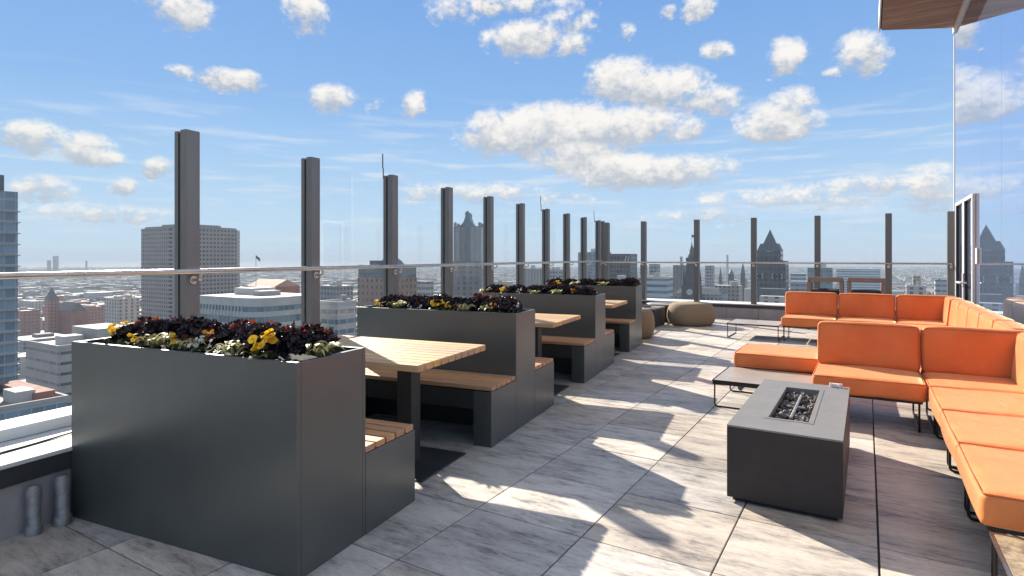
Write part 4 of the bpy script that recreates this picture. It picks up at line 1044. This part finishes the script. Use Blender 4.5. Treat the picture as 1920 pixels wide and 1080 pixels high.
steeple(1351, 500, 520, 850, 5, 'small needle steeple in the haze right of the clock tower')
steeple(1371, 504, 514, 800, 9, 'low domed church between two hazy steeples', True)
tower('grey_midrise', 'grey hazy mid-rise right beside the third far post', 'building', 1322, 1340, 498, 700, W6, 1.0)
tower('tan_midrise', 'tan roofed low block right of the clock tower', 'building', 1340, 1392, 535, 520, W8, .8, units=3)
tower('teal_block', 'teal glass block behind the left bar chair', 'building', 1514, 1562, 502, 560, W10, .8, units=2)
tower('blue_slab', 'low blue-grey slab right of the gabled tower', 'building', 1482, 1512, 513, 600, W12, .8)
tower('long_white_roof', 'long white roofed building right of the gabled tower', 'building', 1482, 1520, 527, 480, W3, .8)
tower('long_grey_hall', 'long grey hall across the view behind the right bar chair', 'building', 1568, 1650, 504, 900, W12, .35)
tower('twin_window_block', 'white block with two tall dark windows near the facade', 'building', 1698, 1736, 538, 380, W4, .7, units=1, parapet=M['roof_white'])
tower('white_cube_block', 'white block with dark openings right of the last post but one', 'building', 1752, 1776, 524, 470, W3, .8, units=1)
tower('tan_square_tower', 'tan square block with flat roof near the facade', 'building', 1711, 1726, 517, 560, W8, 1.0)
# -- far towers on the horizon
for (x0, x1, y, Y, lab) in [(99,110,480,2600,'lone hazy tower on the far horizon at the left'),(88,96,488,2600,'smaller hazy tower beside the lone tower on the horizon'),(160,164,489,2800,'thin hazy chimney on the horizon left of the granite tower'),
                            (1362,1366,478,2000,'faint hazy tower on the horizon between clock tower and gabled tower'),(1275,1280,481,900,'dark rooftop mast block left of the clock tower')]:
    tower('far_tower', lab, 'building', x0, x1, y, Y, M['concrete'], 1.0)
# flagpole on a roof
o = tag(empty('flagpole', ((480-960)/FPX*420, 420, GZ+60)), 'flagpole with a drooping flag above the arena roof', 'flagpole')
zz = ztop(478, 420)-GZ-60
MB().tube([(0,0,0),(0,0,zz)], .15, 6).build('pole', M['darkstone'], o); MB().add([(0,0,zz-.2),(3.0,0,zz-2.6),(3.0,0,zz-5.0),(.2,0,zz-2.4)], [(0,1,2,3)]).build('flag', M['flag'], o)

# -- low city: countable buildings near, one mass farther out
def hidden(x, y):
    """is this pixel behind the furniture of the deck?"""
    if x < -60 or x > 1795: return True
    lim = 560
    if x < 135: lim = 790
    elif x < 205: lim = 625
    elif x < 660: lim = 605
    elif x < 668: lim = 630
    elif x < 960: lim = 560
    elif x < 1015: lim = 540
    elif x < 1200: lim = 527
    elif x < 1470: lim = 560
    else: lim = 552
    return y > lim
for k_, c_ in dict(far_a=(.17,.155,.15), far_b=(.12,.10,.09), far_c=(.21,.19,.18), far_d=(.30,.28,.26)).items(): M[k_] = simple('far_block_'+k_[-1], c_, .9, 0, .2, .05)
rnd = random.Random(21)
LM = [W4, W5, W6, W8, W11, W13, W3, W12, M['concrete'], M['brick'], W8, W13, W6]
boxes = []
pitch_x, pitch_y = 46, 58
taken = []
for o_ in list(COL.objects):
    if o_.parent is None and o_.location.z <= GZ+1: taken.append((o_.location.x, o_.location.y))
for i in range(-120, 120):
    for j in range(-120, 140):
        c = nP*(i*pitch_x+(14 if i % 2 else 0)) + dP*(j*pitch_y)
        if c.y < 260 or abs(c.x) > c.y*.93+60: continue
        if rnd.random() < .22: continue
        if any((c.x-a)**2+(c.y-b)**2 < 46**2 for a, b in taken): continue
        dist = c.y
        h = rnd.choice([7,9,11,14,18,24,30]) if dist < 900 else rnd.choice([6,7,8,9,11,14,18])
        if dist > 1600: h = rnd.choice([6,7,8,9,10,12])
        w = rnd.uniform(20,38); d = rnd.uniform(24,48)
        if dist > 5200: continue
        px = 960+FPX*c.x/c.y; py = Y0+FPX*(EYE-(GZ+h))/(c.y-d*.5)
        if hidden(px, py+2): continue
        boxes.append((dist, c, w, d, h, rnd.choice(LM), rnd.random()))
boxes.sort(key=lambda b: b[0])
NIND = 250
proto_mesh = {}
for k, (dist, c, w, d, h, mt, r_) in enumerate(boxes[:NIND]):
    mb = MB().box(-w/2,w/2,-d/2,d/2,0,h)
    if r_ < .6: mb.box(-w*.2,w*.12,-d*.1,d*.25,h,h+2.5,1)
    if r_ < .3: mb.box(w*.2,w*.4,-d*.35,-d*.15,h,h+1.6,1)
    o = mb.build('city_building', [mt, M['roof_white' if r_ < .35 else 'roof_grey']], None, 0, 2, (c.x, c.y, GZ), ROT)
    tag(o, 'low hazy flat-roofed building among many in the city below the windscreens', 'building', 'low buildings of the city below')
mbs = MB(); 
for (dist, c, w, d, h, mt, r_) in boxes[NIND:]:
    M4 = Matrix.Rotation(ROT, 3, 'Z'); b0 = len(mbs.v); mbs.box(-w/2,w/2,-d/2,d/2,0,h, int(r_*4))
    for q in range(b0, len(mbs.v)):
        v = M4 @ Vector(mbs.v[q]); mbs.v[q] = (v.x+c.x, v.y+c.y, v.z+GZ)
if mbs.v:
    tag(mbs.build('distant_city', [M['far_a'], M['far_b'], M['far_c'], M['far_d']]), 'mass of hazy low buildings running out to the horizon', 'city', None, 'stuff')
# trees among the houses
tm = leafmat('far_trees', (.045,.055,.03), (.11,.085,.045), .8, 0.0)
mbt = MB(); rt = random.Random(5)
ico = bmesh.new(); bmesh.ops.create_icosphere(ico, subdivisions=1, radius=1); iv = [v.co.copy() for v in ico.verts]; fi = [[v.index for v in f.verts] for f in ico.faces]; ico.free()
for k in range(9000):
    y = 320+rt.random()**1.6*5200; x = rt.uniform(-.9,.78)*y
    s_ = rt.uniform(3,6.5)
    px = 960+FPX*x/y; py = Y0+FPX*(EYE-GZ-8)/y
    if hidden(px, py): continue
    if any((x-a)**2+(y-b)**2 < 30**2 for a, b in taken): continue
    mbt.add([(x+v.x*s_*rt.uniform(.7,1.2), y+v.y*s_*rt.uniform(.7,1.2), GZ+4+max(-4, v.z*s_*rt.uniform(.6,1.2))) for v in iv], fi)
tag(mbt.build('distant_trees', tm), 'hazy mass of street trees and woods between the low houses', 'trees', None, 'stuff')

# ground
def ground():
    m, t, b = principled('city_ground', (.2,.19,.18), .9)
    tc = t.new('ShaderNodeTexCoord').outputs['Object']
    x, y, z = t.xyz(tc)
    n = t.noise(tc, .004, 6, .6); n2 = t.noise(tc, .02, 4)
    c = t.mix(t.ramp(n, .4, .6), (.16,.15,.14), (.28,.26,.235)); c = t.mix(t.ramp(n2, .5, .65), c, (.07,.08,.05))
    st = t.m('MAXIMUM', t.m('LESS_THAN', t.m('FRACT', t.m('DIVIDE', x, 92.0)), .13), t.m('LESS_THAN', t.m('FRACT', t.m('DIVIDE', y, 116.0)), .1))
    c = t.mix(st, c, (.075,.075,.08)); t.l.new(c, b.inputs['Base Color'])
    mb = MB(); n = 64; rr = 19000
    mb.add([(rr*cos(2*pi*i/n), rr*sin(2*pi*i/n), 0) for i in range(n)], [tuple(range(n))])
    mb.build('ground', m, None, 0, 2, (0,0,GZ), ROT)['kind'] = 'structure'
ground()
# air
def haze():
    m = bpy.data.materials.new('haze_air'); m.use_nodes = True; t = NT(m.node_tree); t.n.clear()
    out = t.new('ShaderNodeOutputMaterial'); v = t.new('ShaderNodeVolumePrincipled')
    v.inputs['Color'].default_value = (.46,.55,.66,1); v.inputs['Density'].default_value = HAZE; v.inputs['Anisotropy'].default_value = .0
    t.l.new(v.outputs[0], out.inputs['Volume'])
    o = MB().box(-20500,20500,-20500,20500,GZ-1,62).build('haze', m); o['kind'] = 'stuff'
    tag(o, 'thin pale blue haze over the whole city', 'haze')
HAZE = 1.75e-4
haze()
